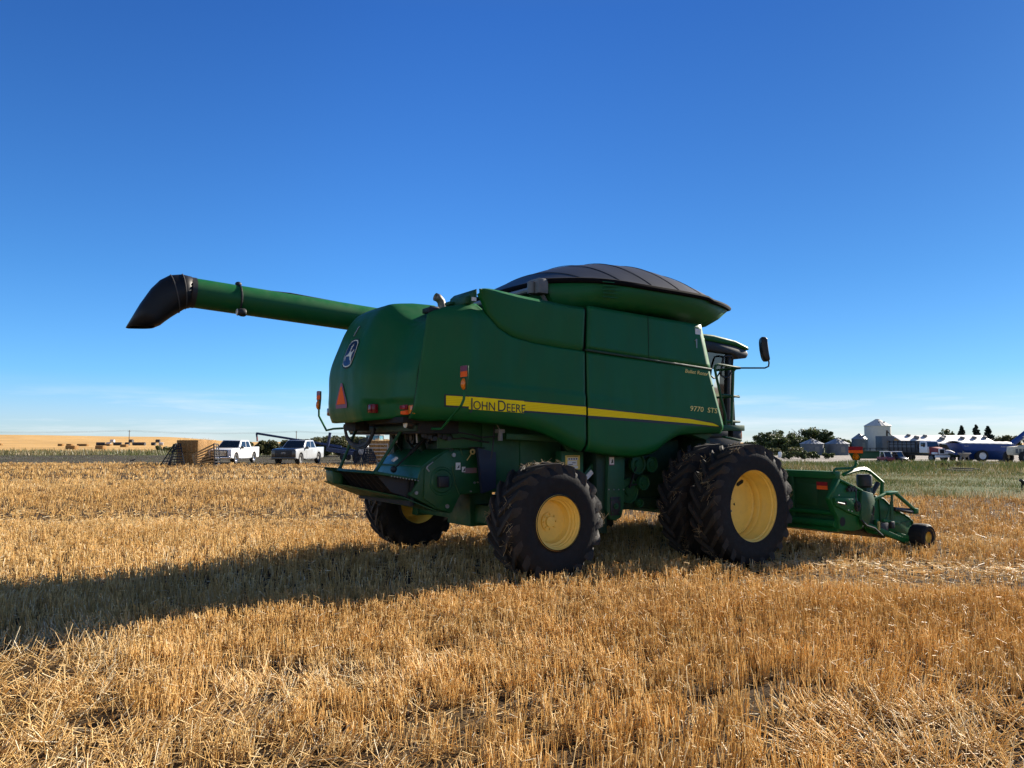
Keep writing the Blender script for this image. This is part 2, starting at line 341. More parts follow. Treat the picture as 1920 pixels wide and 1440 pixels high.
def vnoise(x, y, s, seed=0):
    """smooth value noise in [0,1]"""
    g = np.random.default_rng(seed).random((64, 64)); u, v = x / s, y / s; i, j = np.floor(u).astype(int), np.floor(v).astype(int)
    fu, fv = u - i, v - j; fu = fu * fu * (3 - 2 * fu); fv = fv * fv * (3 - 2 * fv)
    G = lambda a, b: g[a % 64, b % 64]
    return (G(i, j) * (1 - fu) + G(i + 1, j) * fu) * (1 - fv) + (G(i, j + 1) * (1 - fu) + G(i + 1, j + 1) * fu) * fv

# ---------------------------------------------------------------- ground: one continuous surface cut into named regions
EDGE = np.array([(-400, 90), (-80, 67), (-43, 64.8), (-15.5, 62), (-4, 56), (6, 36), (13.4, 26.2), (16.6, 24.8), (30, 22), (300, 8)])
def region(x, y):
    a = np.where(y > 1, x / np.maximum(y, 1), np.where(x > 0, 9, -9)); e = np.interp(x, EDGE[:, 0], EDGE[:, 1])
    r = np.zeros(len(x), int)                                   # 0 stubble field
    r[y > e] = 1                                                # 1 weedy verge
    left = (y > e) & (a < .02)
    r[left & (y < 100)] = 2                                     # 2 grey dirt
    r[left & (y > 122)] = 3                                     # 3 far stubble
    r[(y > 400)] = 3
    r[(y > 70) & (y < 145) & (a > .30) & (r == 1)] = 4          # 4 yard gravel
    return r
ang = np.concatenate([np.linspace(-180, -48, 34)[:-1], np.linspace(-48, 48, 385), np.linspace(48, 180, 34)[1:]])
rad = np.concatenate([[.0], np.geomspace(.6, 5000, 190)])
A_, R_ = np.meshgrid(np.radians(ang), rad, indexing='ij'); GX = R_ * np.sin(A_); GY = R_ * np.cos(A_); GZ = gz(GX, GY)
GZ = GZ + .03 * (vnoise(GX + 500, GY + 500, 2.2, 3) - .5) * (R_ < 60)
na, nr = GX.shape
ii, jj = np.meshgrid(np.arange(na - 1), np.arange(nr - 1), indexing='ij'); ii, jj = ii.ravel(), jj.ravel()
quads = np.stack([ii * nr + jj, (ii + 1) * nr + jj, (ii + 1) * nr + jj + 1, ii * nr + jj + 1], 1)
GV = np.stack([GX.ravel(), GY.ravel(), GZ.ravel()], 1); cen = GV[quads].mean(1); reg = region(cen[:, 0], cen[:, 1])
for k, (nm, mt) in enumerate([('stubble_field', SOIL), ('grass_verge', VERGE), ('dirt_track', DIRT), ('far_field', FARF), ('gravel_yard', GRAVEL)]):
    q = quads[reg == k]; used, inv = np.unique(q, return_inverse=True); inv = inv.reshape(q.shape)
    me = bpy.data.meshes.new(nm); me.from_pydata(GV[used].tolist(), [], inv[:, ::-1].tolist()); me.materials.append(mt); me.shade_smooth()
    bm = bmesh.new(); bm.from_mesh(me); bmesh.ops.remove_doubles(bm, verts=bm.verts, dist=1e-4); bmesh.ops.recalc_face_normals(bm, faces=bm.faces)
    if sum(f.normal.z for f in bm.faces) < 0: bmesh.ops.reverse_faces(bm, faces=bm.faces)
    bm.to_mesh(me); bm.free()
    o = bpy.data.objects.new(nm, me); sc.collection.objects.link(o); o['kind'] = 'structure'
# ---------------------------------------------------------------- the combine harvester
CB = thing('combine_harvester', 'large green combine harvester with yellow wheels and black tank cover standing in the stubble', 'combine harvester', (TX, TY, 0), TH)

def text_mesh(name, txt, h, material, parent, origin, slope=0.0, shear=0.0, offset=0.0, Y=0.0, sx=1.0, rot=None, space=1.0, yf=None):
    cu = bpy.data.curves.new(name, 'FONT'); cu.body = txt; cu.size = h / .7; cu.shear = shear; cu.offset = offset; cu.extrude = .0012; cu.space_character = space
    ob = bpy.data.objects.new(name, cu); sc.collection.objects.link(ob)
    dg = bpy.context.evaluated_depsgraph_get(); dg.update()
    me = bpy.data.meshes.new_from_object(ob.evaluated_get(dg)); bpy.data.objects.remove(ob); bpy.data.curves.remove(cu)
    w = max(v.co.x for v in me.vertices)
    for v in me.vertices:
        x, y, z = v.co; x *= sx
        v.co = (origin[0] + x, (Y if yf is None else yf(origin[0] + x, origin[1] + y + slope * x) - Y) - z, origin[1] + y + slope * x) if rot is None else rot(x, y, z)
    me.materials.clear(); me.materials.append(material); me.name = name
    o = bpy.data.objects.new(name, me); sc.collection.objects.link(o); o.parent = parent
    return o, w * sx

# --- right-hand shields: outlines measured on the photo, on the plane of the side (Y = -1.65)
YS = -1.65
REAR_X = hermite([2.0, 2.21, 2.6, 2.82, 3.2, 3.53, 3.8], [-1.72, -1.735, -1.69, -1.66, -1.60, -1.55, -1.50])
zb_r = pxcurve([(779, 781), (800, 787), (860, 789), (928, 795), (982, 802), (1022, 812), (1050, 825), (1071, 837), (1097, 848)], YS)
zt_r = pxcurve([(790, 600), (803, 590), (820, 580), (850, 571), (880, 567), (904, 566), (914, 590), (935, 615), (962, 632), (1000, 643), (1050, 652), (1098, 659)], YS, False)
zc_r = pxcurve([(800, 700), (890, 715), (990, 727), (1098, 740)], YS)
def bend(X): return .17 * np.clip((-.93 - X) / .77, 0, 2) ** 1.25
def rear_y(X, z):
    y = YS + bend(X)
    tuck = np.clip((zb_r(X) + .20 - z) / .20, 0, 1); y += .13 * tuck ** 2.2
    if X < -.55: y += .26 * np.clip((z - 3.50) / .32, 0, 1) ** 2 * float(ss(-.55, -.85, X))
    y += .016 * float(ss(-.03, .03, z - zc_r(X))) * float(ss(-1.0, -.8, X))
    return float(y)
m = MB(); P = []
X1 = 1.0 - .02
for i in range(65):
    s = i / 64; row = []
    for j in range(45):
        t = j / 44; x = -1.72 + s * (X1 + 1.72); z = zb_r(x) + t * (zt_r(x) - zb_r(x))
        xr = REAR_X(z); x2 = xr + s * (X1 - xr); z = zb_r(x2) + t * (zt_r(x2) - zb_r(x2))
        row.append((x2, rear_y(x2, z), z))
    P.append(row)
SH1 = m.grid(P).build('rear_side_shield', GREEN, CB, smooth=40, solid=.035)
zb_f = pxcurve([(1103, 846.5), (1120, 850), (1158, 856), (1212, 856), (1239, 846), (1258, 830), (1277, 819), (1307, 815), (1358, 813)], YS)
zt_f = pxcurve([(1102, 659), (1333, 692)], YS, False)
zc_f = pxcurve([(1102, 741), (1180, 752), (1340, 770)], YS)
def front_y(X, z):
    y = YS + .10 * np.clip((zb_f(X) + .16 - z) / .16, 0, 1) ** 2.2 + .022 * np.clip((z - 2.3) / .9, 0, 1)
    y += .010 * float(ss(-.03, .03, z - zc_f(X))) * float(ss(2.4, 1.4, X))
    return float(y)
xf = lambda z: np.interp(z, [2.0, 2.12, 3.09, 3.2], [3.985, 3.97, 3.65, 3.62])
m = MB(); P = []
for i in range(61):
    s = i / 60; row = []
    for j in range(36):
        t = j / 35; x = 1.03 + s * 2.94
        z = zb_f(x) + t * (zt_f(x) - zb_f(x)); x2 = 1.03 + s * (xf(z) - 1.03); z = zb_f(x2) + t * (zt_f(x2) - zb_f(x2))
        row.append((x2, front_y(x2, z), z))
    P.append(row)
SH2 = m.grid(P).build('front_side_shield', GREEN, CB, smooth=40, solid=.035)
# curved tank-side panel
zt_c = pxcurve([(893, 543), (903, 541.5), (914, 542), (940, 547.5), (968, 554), (1022, 565), (1066, 574), (1094, 577)], YS + .05)
zb_c = pxcurve([(893, 545), (904, 567), (914, 593), (935, 617), (962, 634), (1000, 645), (1050, 654), (1094, 660)], YS + .05, False)
m = MB(); P = []; xa, xb = U(895, 543, Y=YS + .05).x, U(1089.5, 576, Y=YS + .05).x
for i in range(50):
    x = xa + (xb - xa) * i / 49; zb, zt = float(zb_c(x)) - .02, float(zt_c(x)); row = []
    for j in range(16):
        t = j / 15; lip = .05 * max(0, 1 - t / .16) ** 2
        row.append((x, YS + .012 - .055 * t + lip + .05 * max(0, (t - .9) / .1) ** 2, zb + t * (zt - zb)))
    P.append(row)
SHC = m.grid(P).build('curved_tank_panel', GREEN, CB, solid=.04)
m = MB(); q = [U(a, b, Y=-1.6) for a, b in ((885, 549), (893, 541.5), (893, 566), (885, 568))]
m.prism([(p.x, p.z) for p in q], -1.62, -1.0); q = [U(a, b, Y=-1.5) for a, b in ((869, 557), (885, 553), (885, 570), (869, 570))]
m.prism([(p.x, p.z) for p in q], -1.55, -1.0).build('panel_end_bracket', GREEN2, CB, .008)
q = U(888, 560, Y=-1.625); MB().box(q.x - .03, q.x + .04, -1.628, -1.622, q.z - .03, q.z + .02).build('capacity_label', WHITE, CB)
# upper teal-looking panel, leaning back so it mirrors the sky
ft = pxcurve([(1099, 573), (1313, 609.5)], -1.585, False); fb = pxcurve([(1099, 653), (1333, 690)], YS, False)
def teal(x, t): return (x, -1.603 * t + (YS + .01) * (1 - t), float(fb(x)) * (1 - t) + float(ft(x)) * t)
m = MB(); P = []
xb0, xb1 = U(1101.5, 653, Y=YS).x, U(1333, 690, Y=YS).x; xt0, xt1 = U(1101.5, 573, Y=-1.585).x, U(1313, 609.5, Y=-1.585).x
for i in range(30):
    s = i / 29; row = []
    for j in range(12):
        t = j / 11; x = (xb0 + (xb1 - xb0) * s) * (1 - t) + (xt0 + (xt1 - xt0) * s) * t; row.append(teal(x, t))
    P.append(row)
SHT = m.grid(P).build('upper_side_panel', GREEN, CB, solid=.05)
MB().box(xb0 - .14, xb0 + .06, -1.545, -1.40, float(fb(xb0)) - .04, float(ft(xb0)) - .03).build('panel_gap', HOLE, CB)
m = MB(); a, b = teal(xb0 + (xb1 - xb0) * .47, .0), teal(xt0 + (xt1 - xt0) * .50, 1); m.beam((a[0], a[1] - .003, a[2]), (b[0], b[1] - .003, b[2]), .008, .004, up=(0, 1, 0)).build('panel_joint', HOLE, SHT)
m = MB(); m.beam((xb0 - .02, YS + .035, float(fb(xb0)) - .02), (xb1 + .02, YS + .035, float(fb(xb1)) - .02), .08, .035).build('shield_lip', DKGREEN, CB, .01)
q = U(1308, 623, Y=-1.60); m = MB(); m.box(q.x - .085, q.x + .085, q.y + .005, q.y + .05, q.z - .075, q.z + .075)
sl_ = m.build('side_lamp', BLACK, CB, .015); MB().box(q.x - .068, q.x + .068, q.y - .012, q.y + .012, q.z - .06, q.z + .06).build('lamp_lens', LENS, sl_)
q = U(1306, 644, Y=-1.625)
m = MB(); m.box(q.x - .012, q.x + .012, q.y - .006, q.y + .006, q.z - .075, q.z + .075); m.beam((q.x - .035, q.y, q.z + .045), (q.x, q.y, q.z + .073), .012, .012, up=(0, 1, 0)).build('silver_pin', STEEL, CB)

# --- body core, frame and everything dark behind the shields
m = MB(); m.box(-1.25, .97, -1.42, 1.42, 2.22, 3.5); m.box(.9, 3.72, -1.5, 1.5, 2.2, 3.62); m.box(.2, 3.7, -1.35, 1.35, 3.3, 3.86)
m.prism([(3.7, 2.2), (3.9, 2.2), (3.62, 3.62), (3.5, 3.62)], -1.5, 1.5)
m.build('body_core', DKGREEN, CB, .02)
MB().box(-1.0, .3, -1.38, 1.45, 3.45, 3.775).build('engine_deck_sun_block', GREEN2, CB, .03)  # deck box added to keep the low sun off the hood top
MB().box(3.86, 3.96, -1.36, 1.36, .72, 2.35).build('front_sun_block', DKGREEN, CB, .02)  # dark wall added to block sun from reaching the underside
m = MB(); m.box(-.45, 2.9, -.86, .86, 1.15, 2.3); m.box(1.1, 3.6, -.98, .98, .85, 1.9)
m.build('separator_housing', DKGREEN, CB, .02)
# lower side sheets behind the rear wheel, with stiffening beam
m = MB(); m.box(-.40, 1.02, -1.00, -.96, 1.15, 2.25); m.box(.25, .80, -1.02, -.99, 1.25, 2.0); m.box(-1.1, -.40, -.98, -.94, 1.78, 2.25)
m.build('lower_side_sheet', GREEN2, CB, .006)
m = MB(); a, b = U(948, 818, Y=-1.25), U(1050, 823, Y=-1.25); m.beam(a, b, .05, .085); m.beam((b.x, -1.25, b.z), (b.x + .25, -1.25, b.z - .25), .05, .085)
m.build('side_beam', GREEN2, CB, .008)
m = MB(); a = U(938, 817, Y=-1.3); m.tube([(a.x, -1.3, a.z + .06), (a.x, -1.3, a.z - .07)], .035, 10); m.box(a.x - .05, a.x + .05, -1.34, -1.24, a.z + .04, a.z + .09); m.tube([(a.x, -1.3, a.z + .07), (a.x - .06, -1.3, a.z + .16)], .008)
m.build('fuel_filter', GREYP, CB)
m = MB()
m.tube([U(860, 811, Y=-1.2), U(885, 815, Y=-1.2), U(905, 820, Y=-1.2), U(935, 818, Y=-1.25)], .011); m.tube([U(927, 800, Y=-1.2), U(925, 830, Y=-1.2), U(921, 860, Y=-1.2)], .012)
m.build('fuel_hose', BLACK, CB)
m = MB(); q = [U(a, b, Y=-1.1) for a, b in ((896, 840), (930, 848), (930, 915), (905, 925))]; m.prism([(p.x, p.z) for p in q], -1.1, -1.04).build('blue_black_flap', mat('rubber_flap', (.010, .013, .03), .55), CB)
# clean-grain elevator with rounded foot
q = [U(a, b, Y=-1.42) for a, b in ((1141, 850), (1172, 852), (1170, 950), (1165, 970), (1155, 977), (1145, 974), (1138, 958))]
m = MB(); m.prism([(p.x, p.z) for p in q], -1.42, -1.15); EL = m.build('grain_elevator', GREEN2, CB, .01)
m = MB(); q = [U(a, b, Y=-1.36) for a, b in ((1118, 845), (1141, 848), (1138, 1000), (1120, 1000))]; m.prism([(p.x, p.z) for p in q], -1.36, -1.1).build('elevator_side', DKGREEN, CB, .008)
m = MB(); q = U(1154, 949, Y=-1.425); m.box(q.x - .10, q.x + .10, -1.432, -1.42, q.z - .14, q.z + .14); m.build('bearing_plate', BLACK, EL, .003)
m = MB(); m.lathe([(.001, -.035), (.022, -.035), (.022, -.02), (.045, -.02), (.045, 0)], (q.x, -1.432, q.z), n=20)
for dx in (-.07, .07):
    for dz in (-.10, .10): m.lathe([(.001, -.012), (.012, -.012), (.012, 0)], (q.x + dx, -1.432, q.z + dz), n=6)
m.build('bearing', GREEN2, EL)
m = MB(); y0 = U(1155, 918, Y=-1.42).z
for k in range(4): q = U(1142 + k * 9.3, 918, Y=-1.43); MB().ball((q.x, -1.424, q.z), .012, 6, 4).build('bolt', STEEL, EL)
q = U(1147, 864, Y=-1.425); MB().box(q.x - .045, q.x + .045, -1.426, -1.42, q.z - .055, q.z + .055).build('warning_label', WHITE, EL)
MB().box(q.x - .05, q.x + .05, -1.4245, -1.4225, q.z - .068, q.z + .06).build('label_border', MAGENTA, EL)
m = MB(); m.prism([(q.x - .02, q.z - .04), (q.x + .02, q.z + .03), (q.x - .005, q.z), (q.x + .03, q.z - .035)], -1.428, -1.425); m.build('label_pictogram', DECALB, EL)
# pillar with the big yellow instruction plate
q = [U(a, b, Y=-1.3) for a, b in ((1053, 846), (1094, 848), (1094, 960), (1053, 940))]; m = MB(); m.prism([(p.x, p.z) for p in q], -1.3, -1.15); PL = m.build('side_pillar', GREEN2, CB, .01)
c0, c1 = U(1060, 854, Y=-1.305), U(1087, 880, Y=-1.305)
MB().box(c0.x, c1.x, -1.308, -1.301, c1.z, c0.z).build('yellow_plate', mat('yellow_plate_paint', (.66, .48, .10), .5), PL)
m = MB(); w = c1.x - c0.x; h = c0.z - c1.z
for (x0, x1, z0, z1) in ((.14, .86, .66, .84), (.14, .80, .28, .62), (.55, .86, .08, .24)): m.box(c0.x + w * x0, c0.x + w * x1, -1.311, -1.3075, c1.z + h * z0, c1.z + h * z1)
m.build('plate_diagrams', WHITE, PL)
m = MB()
for k in range(4): m.box(c0.x + w * (.2 + .17 * k), c0.x + w * (.3 + .17 * k), -1.313, -1.3105, c1.z + h * .7, c1.z + h * .8)
m.box(c0.x + w * .2, c0.x + w * .5, -1.313, -1.3105, c1.z + h * .33, c1.z + h * .38); m.box(c0.x + w * .45, c0.x + w * .7, -1.313, -1.3105, c1.z + h * .45, c1.z + h * .5); m.box(c0.x + w * .08, c0.x + w * .9, -1.311, -1.3075, c1.z + h * .92, c1.z + h * .96)
m.build('plate_print', BLACK, PL)
a, b = U(1092, 900, Y=-1.25), U(1113, 872, Y=-1.25); m = MB(); m.beam(a, b, .05, .11); m.build('diagonal_brace', GREEN2, CB, .006)
a, b = U(1099, 896, Y=-1.3), U(1110, 884, Y=-1.3); MB().beam(a, b, .02, .07).build('worn_label', WHITE, CB)
# belts and pulleys in the dark bay ahead of the elevator
m = MB()
for (px, py, r, y) in ((1194, 870, .16, -1.15), (1220, 871, .13, -1.12), (1177, 920, .20, -1.1), (1205, 905, .12, -1.18), (1198, 943, .07, -1.15)):
    q = U(px, py, Y=y); m.lathe([(.001, -.03), (r * .35, -.03), (r * .4, -.01), (r * .85, -.005), (r * .9, -.03), (r, -.035), (r, .03)], (q.x, y, q.z), n=26)
m.build('drive_pulleys', GREEN2, CB)
m = MB(); a, b = U(1180, 915, Y=-1.16), U(1194, 870, Y=-1.16); m.beam(a, b, .03, .02); a, b = U(1184, 910, Y=-1.16), U(1205, 905, Y=-1.16); m.beam(a, b, .03, .02)
m.build('drive_belt', BLACK, CB)
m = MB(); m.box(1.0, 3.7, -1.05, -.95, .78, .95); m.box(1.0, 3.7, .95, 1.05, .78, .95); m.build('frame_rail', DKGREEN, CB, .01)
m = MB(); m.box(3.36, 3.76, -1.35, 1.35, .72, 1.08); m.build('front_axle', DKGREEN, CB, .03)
m = MB(); m.box(-.12, .12, -1.6, 1.6, .66, .93); m.box(-.2, .2, -.35, .35, .6, 1.2)
for s in (-1, 1): m.box(-.16, .16, s * 1.55 - .1, s * 1.55 + .1, .62, 1.0)
m.build('rear_axle', GREEN2, CB, .02)
m = MB(); m.prism([(3.9, 1.2), (5.4, .55), (5.4, 1.15), (3.9, 2.1)], -.68, .68); m.build('feeder_house', GREEN2, CB, .02)

# --- decal stripe, lettering
def strip(par, top, bot, n, m, yf, off, mi, dense=40):
    P = []
    x0 = max(U(*top[0], Y=YS).x, U(*bot[0], Y=YS).x); x1 = U(*top[-1], Y=YS).x
    ft_, fb_ = pxcurve(top, YS, False), pxcurve(bot, YS, False)
    P = [[(x, yf(x, fb_(x) + (ft_(x) - fb_(x)) * t) - off, float(fb_(x) + (ft_(x) - fb_(x)) * t)) for t in (k / n for k in range(n + 1))] for x in np.linspace(x0, x1, dense)]
    m.grid(P, mi)
m = MB(); t1 = [(838, 738.5), (860, 740), (1098.5, 761)]; b1 = [(838, 762.5), (860, 764), (1098.5, 782)]
strip(SH1, t1, b1, 1, m, rear_y, .004, 0); ST1 = m.build('stripe_border', DECALB, SH1, smooth=0)
m = MB(); strip(SH1, [(841, 741.2), (860, 742.4), (1098.5, 763)], [(841, 759.2), (860, 760.6), (1098.5, 778)], 11, m, rear_y, .0065, 0)
m.m = [(0 if (k % 11) % 2 == 0 else 1) for k in range(len(m.f))]; m.build('yellow_stripe', [DECALY, DECALY2], SH1, smooth=0)
m = MB(); strip(SH2, [(1102, 762.5), (1293, 783.5), (1337, 791.5), (1351, 800.4)], [(1102, 784.5), (1200, 791.5), (1293, 798), (1337, 801), (1351, 801.5)], 1, m, front_y, .004, 0, 60); m.build('stripe_border', DECALB, SH2, smooth=0)
m = MB(); strip(SH2, [(1102, 764.8), (1293, 785.6), (1337, 793.8), (1347, 798.6)], [(1102, 779), (1200, 786), (1293, 793.7), (1337, 798.6), (1347, 799.6)], 11, m, front_y, .0065, 0, 60)
m.m = [(0 if (k % 11) % 2 == 0 else 1) for k in range(len(m.f))]; m.build('yellow_stripe', [DECALY, DECALY2], SH2, smooth=0)
p0, p1 = U(881, 766.8, Y=YS), U(979, 774, Y=YS); slope = (p1.z - p0.z) / (p1.x - p0.x); Lw = p1.x - p0.x
hJ = U(890, 746.3, Y=YS).z - U(890, 767.5, Y=YS).z
def word(off, yoff, material, nm):
    x = 0
    for txt, h, dz in (('J', hJ * .98, 0), ('OHN', hJ * .76, 0), ('D', hJ * .98, 0), ('EERE', hJ * .76, 0)):
        _, w = text_mesh(nm, txt, h, material, SH1, (p0.x + x, p0.z + slope * x + dz), slope, .0, off, YS - yoff, SXW)
        x += w + (.035 if txt in 'OHN' and len(txt) > 1 else .008); 
    return x
SXW = 1.0
wd_ = 0
def _measure():
    x = 0
    for txt, h in (('J', hJ * .98), ('OHN', hJ * .76), ('D', hJ * .98), ('EERE', hJ * .76)):
        o, w = text_mesh('m', txt, h, DECALB, None, (0, 0)); x += w + (.035 if len(txt) == 3 else .008); bpy.data.objects.remove(o)
    return x
SXW = (Lw + .05) / _measure()
m = MB(); strip(SH1, [(879.5, 743.5), (982, 752)], [(879.5, 767.2), (981, 774.6)], 1, m, rear_y, .0078, 0, 12); m.build('lettering_backing', DECALY, SH1, smooth=0)
word(0, .011, DECALB, 'black_lettering')
a, b = U(1293, 770, Y=YS), U(1345, 775, Y=YS)
h = (U(1300, 760, Y=YS).z - U(1300, 769.5, Y=YS).z)
o, w = text_mesh('m', '9770  STS', h, GOLD, None, (0, 0), shear=.15, offset=0); bpy.data.objects.remove(o)
o, w1 = text_mesh('model_lettering', '9770', h, GOLD, SH2, (a.x, a.z), (b.z - a.z) / (b.x - a.x), .15, 0, .006, (b.x - a.x) / w, yf=front_y)
o, w2 = text_mesh('m', 'STS', h, GOLD, None, (0, 0), shear=.15, offset=0); bpy.data.objects.remove(o); f_ = (b.x - a.x) / w; x_ = b.x - w2 * f_
text_mesh('model_lettering', 'STS', h, GOLD, SH2, (x_, a.z + (x_ - a.x) * (b.z - a.z) / (b.x - a.x)), (b.z - a.z) / (b.x - a.x), .15, 0, .006, f_, yf=front_y)
a, b = U(1285, 698.2, Y=YS), U(1329, 704.6, Y=YS); h = U(1288, 688.5, Y=YS).z - U(1288, 695.5, Y=YS).z
o, w = text_mesh('m', 'Bullet Rotor', h, GOLD, None, (0, 0), shear=.2, offset=0); bpy.data.objects.remove(o)
text_mesh('rotor_lettering', 'Bullet Rotor', h, GOLD, SH2, (a.x, a.z), (b.z - a.z) / (b.x - a.x), .2, 0, .007, (b.x - a.x) / w, yf=front_y)

# --- rear hood: plan curve by height, bulged centre, inset lamp apron
planX = hermite([0, .25, .5, .63, .72, .80, .88, .96, 1.05, 1.2, 1.35, 1.5, 1.6], [-2.115, -2.105, -2.085, -2.05, -1.995, -1.915, -1.84, -1.795, -1.772, -1.735, -1.69, -1.64, -1.61])
lean = hermite([2.0, 2.12, 2.25, 2.6, 2.95, 3.25, 3.5, 3.65, 3.75, 3.82, 3.86], [.10, .05, 0, -.015, 0, .105, .215, .31, .42, .60, .95])
def ztop(y): return 3.865 - .285 * float(ss(.42, .88, abs(y)))
def zbot(y): return 2.135 + .075 * float(ss(.3, 1.3, abs(y)))
def hood_x(y, z):
    zz = 2.15 + (z - 2.15) * (3.85 - 2.15) / (ztop(y) - 2.15) if z > 2.6 else z
    zz = zz if z > 2.9 else (z + (zz - z) * float(ss(2.6, 2.9, z)) if z > 2.6 else z)
    k = float(ss(2.425, 2.395, z)) * float(ss(.58, .70, abs(y)))
    return float(planX(abs(y))) + float(lean(min(zz, 3.86))) + .045 * k
m = MB(); P = []; NV = 70
for i in range(121):
    y = -1.45 + 2.90 * i / 120; row = []
    zt, zb = ztop(y), zbot(y)
    for j in range(NV):
        t = j / (NV - 1); z = zb + (zt - zb) * (1 - (1 - t) ** 1.8); row.append((hood_x(y, z), y, z))
    x = row[-1][0]; row += [(x + .25, y, zt + .005), (-.9 if x + .25 < -.9 else x + .4, y, zt + .005)]
    P.append(row)
HD = m.grid(P).build('rear_hood', GREEN, CB, smooth=50, solid=.03)
m = MB(); P = []
for k in range(40):
    z = 2.2 + (3.56 - 2.2) * k / 39; P.append((REAR_X(z) + .03, rear_y(float(REAR_X(z)), z) + .03, z))
m.tube(P, .028, 6).build('hood_seal', HOLE, CB)
# badge, leaping deer
def on_hood(y, z, off):
    x = hood_x(y, z); e = .02; dzx = (hood_x(y, z + e) - hood_x(y, z - e)) / (2 * e); dyx = (hood_x(y + e, z) - hood_x(y - e, z)) / (2 * e)
    n = Vector((-1, dyx, dzx)).normalized(); return Vector((x, y, z)) + n * off
bc = min((((U(657, 663, Y=y).x - hood_x(y, U(657, 663, Y=y).z)) ** 2), y) for y in np.linspace(-.6, .5, 111))[1]; bz = U(657, 663, Y=bc).z
bh = (U(657, 637, Y=bc).z - U(657, 688.5, Y=bc).z) / 2; bw = .16
def badge_map(u, v, off): return on_hood(bc - u, bz + v, off)       # u to the picture's right = towards -Y
def outline(sc_): return [(bw * sc_ * a, bh * sc_ * b) for a, b in ((-.62, -.93), (-.2, -1), (.2, -1), (.62, -.93), (.88, -.72), (1, -.3), (1, .3), (.88, .72), (.62, .93), (.2, 1), (-.2, 1), (-.62, .93), (-.88, .72), (-1, .3), (-1, -.3), (-.88, -.72))]
def plate(poly, o0, o1, nm, mt, par):
    mm = MB(); n = len(poly); A = [badge_map(u, v, o0) for u, v in poly]; B = [badge_map(u, v, o1) for u, v in poly]
    mm.add(A + B, [tuple(range(n)), tuple(range(2 * n - 1, n - 1, -1))] + [(i, n + i, n + (i + 1) % n, (i + 1) % n) for i in range(n)])
    return mm.build(nm, mt, par, smooth=0)
BG = plate(outline(1.12), -.01, .006, 'emblem', DKGREEN, CB)
plate(outline(1.0), .004, .009, 'emblem_border', BADGEW, BG); plate(outline(.92), .007, .0115, 'emblem_field', BADGEB, BG)
deer = [(-.62, -.52), (-.56, -.56), (-.68, -.22), (-.42, -.20), (-.15, -.24), (.10, -.22), (.22, -.30), (.40, -.50), (.62, -.60), (.72, -.74), (.78, -.70), (.70, -.50), (.55, -.34), (.52, -.10), (.60, .06), (.72, .20), (.62, .22), (.46, .10), (.10, .06), (-.02, .18), (.06, .36), (.02, .42), (.10, .52), (.22, .58), (.10, .56), (.14, .74), (.04, .60), (-.06, .66), (-.02, .56), (-.16, .52), (-.28, .50), (-.18, .47), (-.06, .46), (-.22, .34), (-.20, .29), (-.08, .30), (-.14, .10), (-.28, -.06), (-.50, -.10), (-.80, -.20), (-.84, -.30)]
plate([(bw * .95 * a + .004, bh * b) for a, b in deer], .011, .0135, 'emblem_deer', BADGEW, BG)
# slow-vehicle triangle
sv = min((((U(641, 742, Y=y).x - hood_x(y, U(641, 742, Y=y).z)) ** 2), y) for y in np.linspace(-.6, .5, 111))[1]
bc_, bz_ = bc, bz; bc = sv; bz = U(641, 742, Y=sv).z; hh = (U(641, 716, Y=sv).z - U(641, 763, Y=sv).z) / 2
TR = plate([(-.19, -hh), (.19, -hh), (.205, -hh + .06), (.025, hh), (-.025, hh), (-.205, -hh + .06)], .008, .012, 'slow_vehicle_sign', MAGENTA, CB)
plate([(-.155, -hh + .055), (.155, -hh + .055), (.02, hh - .05), (-.02, hh - .05)], .0115, .0155, 'orange_triangle', ORREF, TR)
bc, bz = bc_, bz_
q = U(669, 622, Y=-.1); q.x = hood_x(-.1, q.z); m = MB(); m.tube([on_hood(-.07, q.z - .07, .012), on_hood(-.10, q.z + .05, .012), on_hood(-.13, q.z + .07, .012)], .008, 6); m.build('hood_latch', STEEL, CB)
# tail lamps, reflectors on the apron
def apron_box(y, z, w, h, d, nm, mt, lens=None):
    x = hood_x(y, z); mm = MB(); mm.box(x - d, x + .02, y - w / 2, y + w / 2, z - h / 2, z + h / 2); o = mm.build(nm, mt, CB, .008)
    mm = MB(); mm.box(x - d - .02, x - d + .004, y - w / 2 + .006, y + w / 2 - .006, z - h / 2 + .006, z + h / 2 - .006); mm.build('lens', mt, o, .01); return o
for s in (-1, 1):
    apron_box(s * .745, 2.315, .12, .12, .07, 'tail_lamp', REDLENS); apron_box(s * 1.37, 2.29, .13, .12, .06, 'turn_signal', AMBER)
    o = apron_box(s * 1.16, 2.325, .17, .065, .008, 'red_reflector', REDREF); o = apron_box(s * 1.16, 2.255, .17, .06, .008, 'orange_reflector', ORREF)
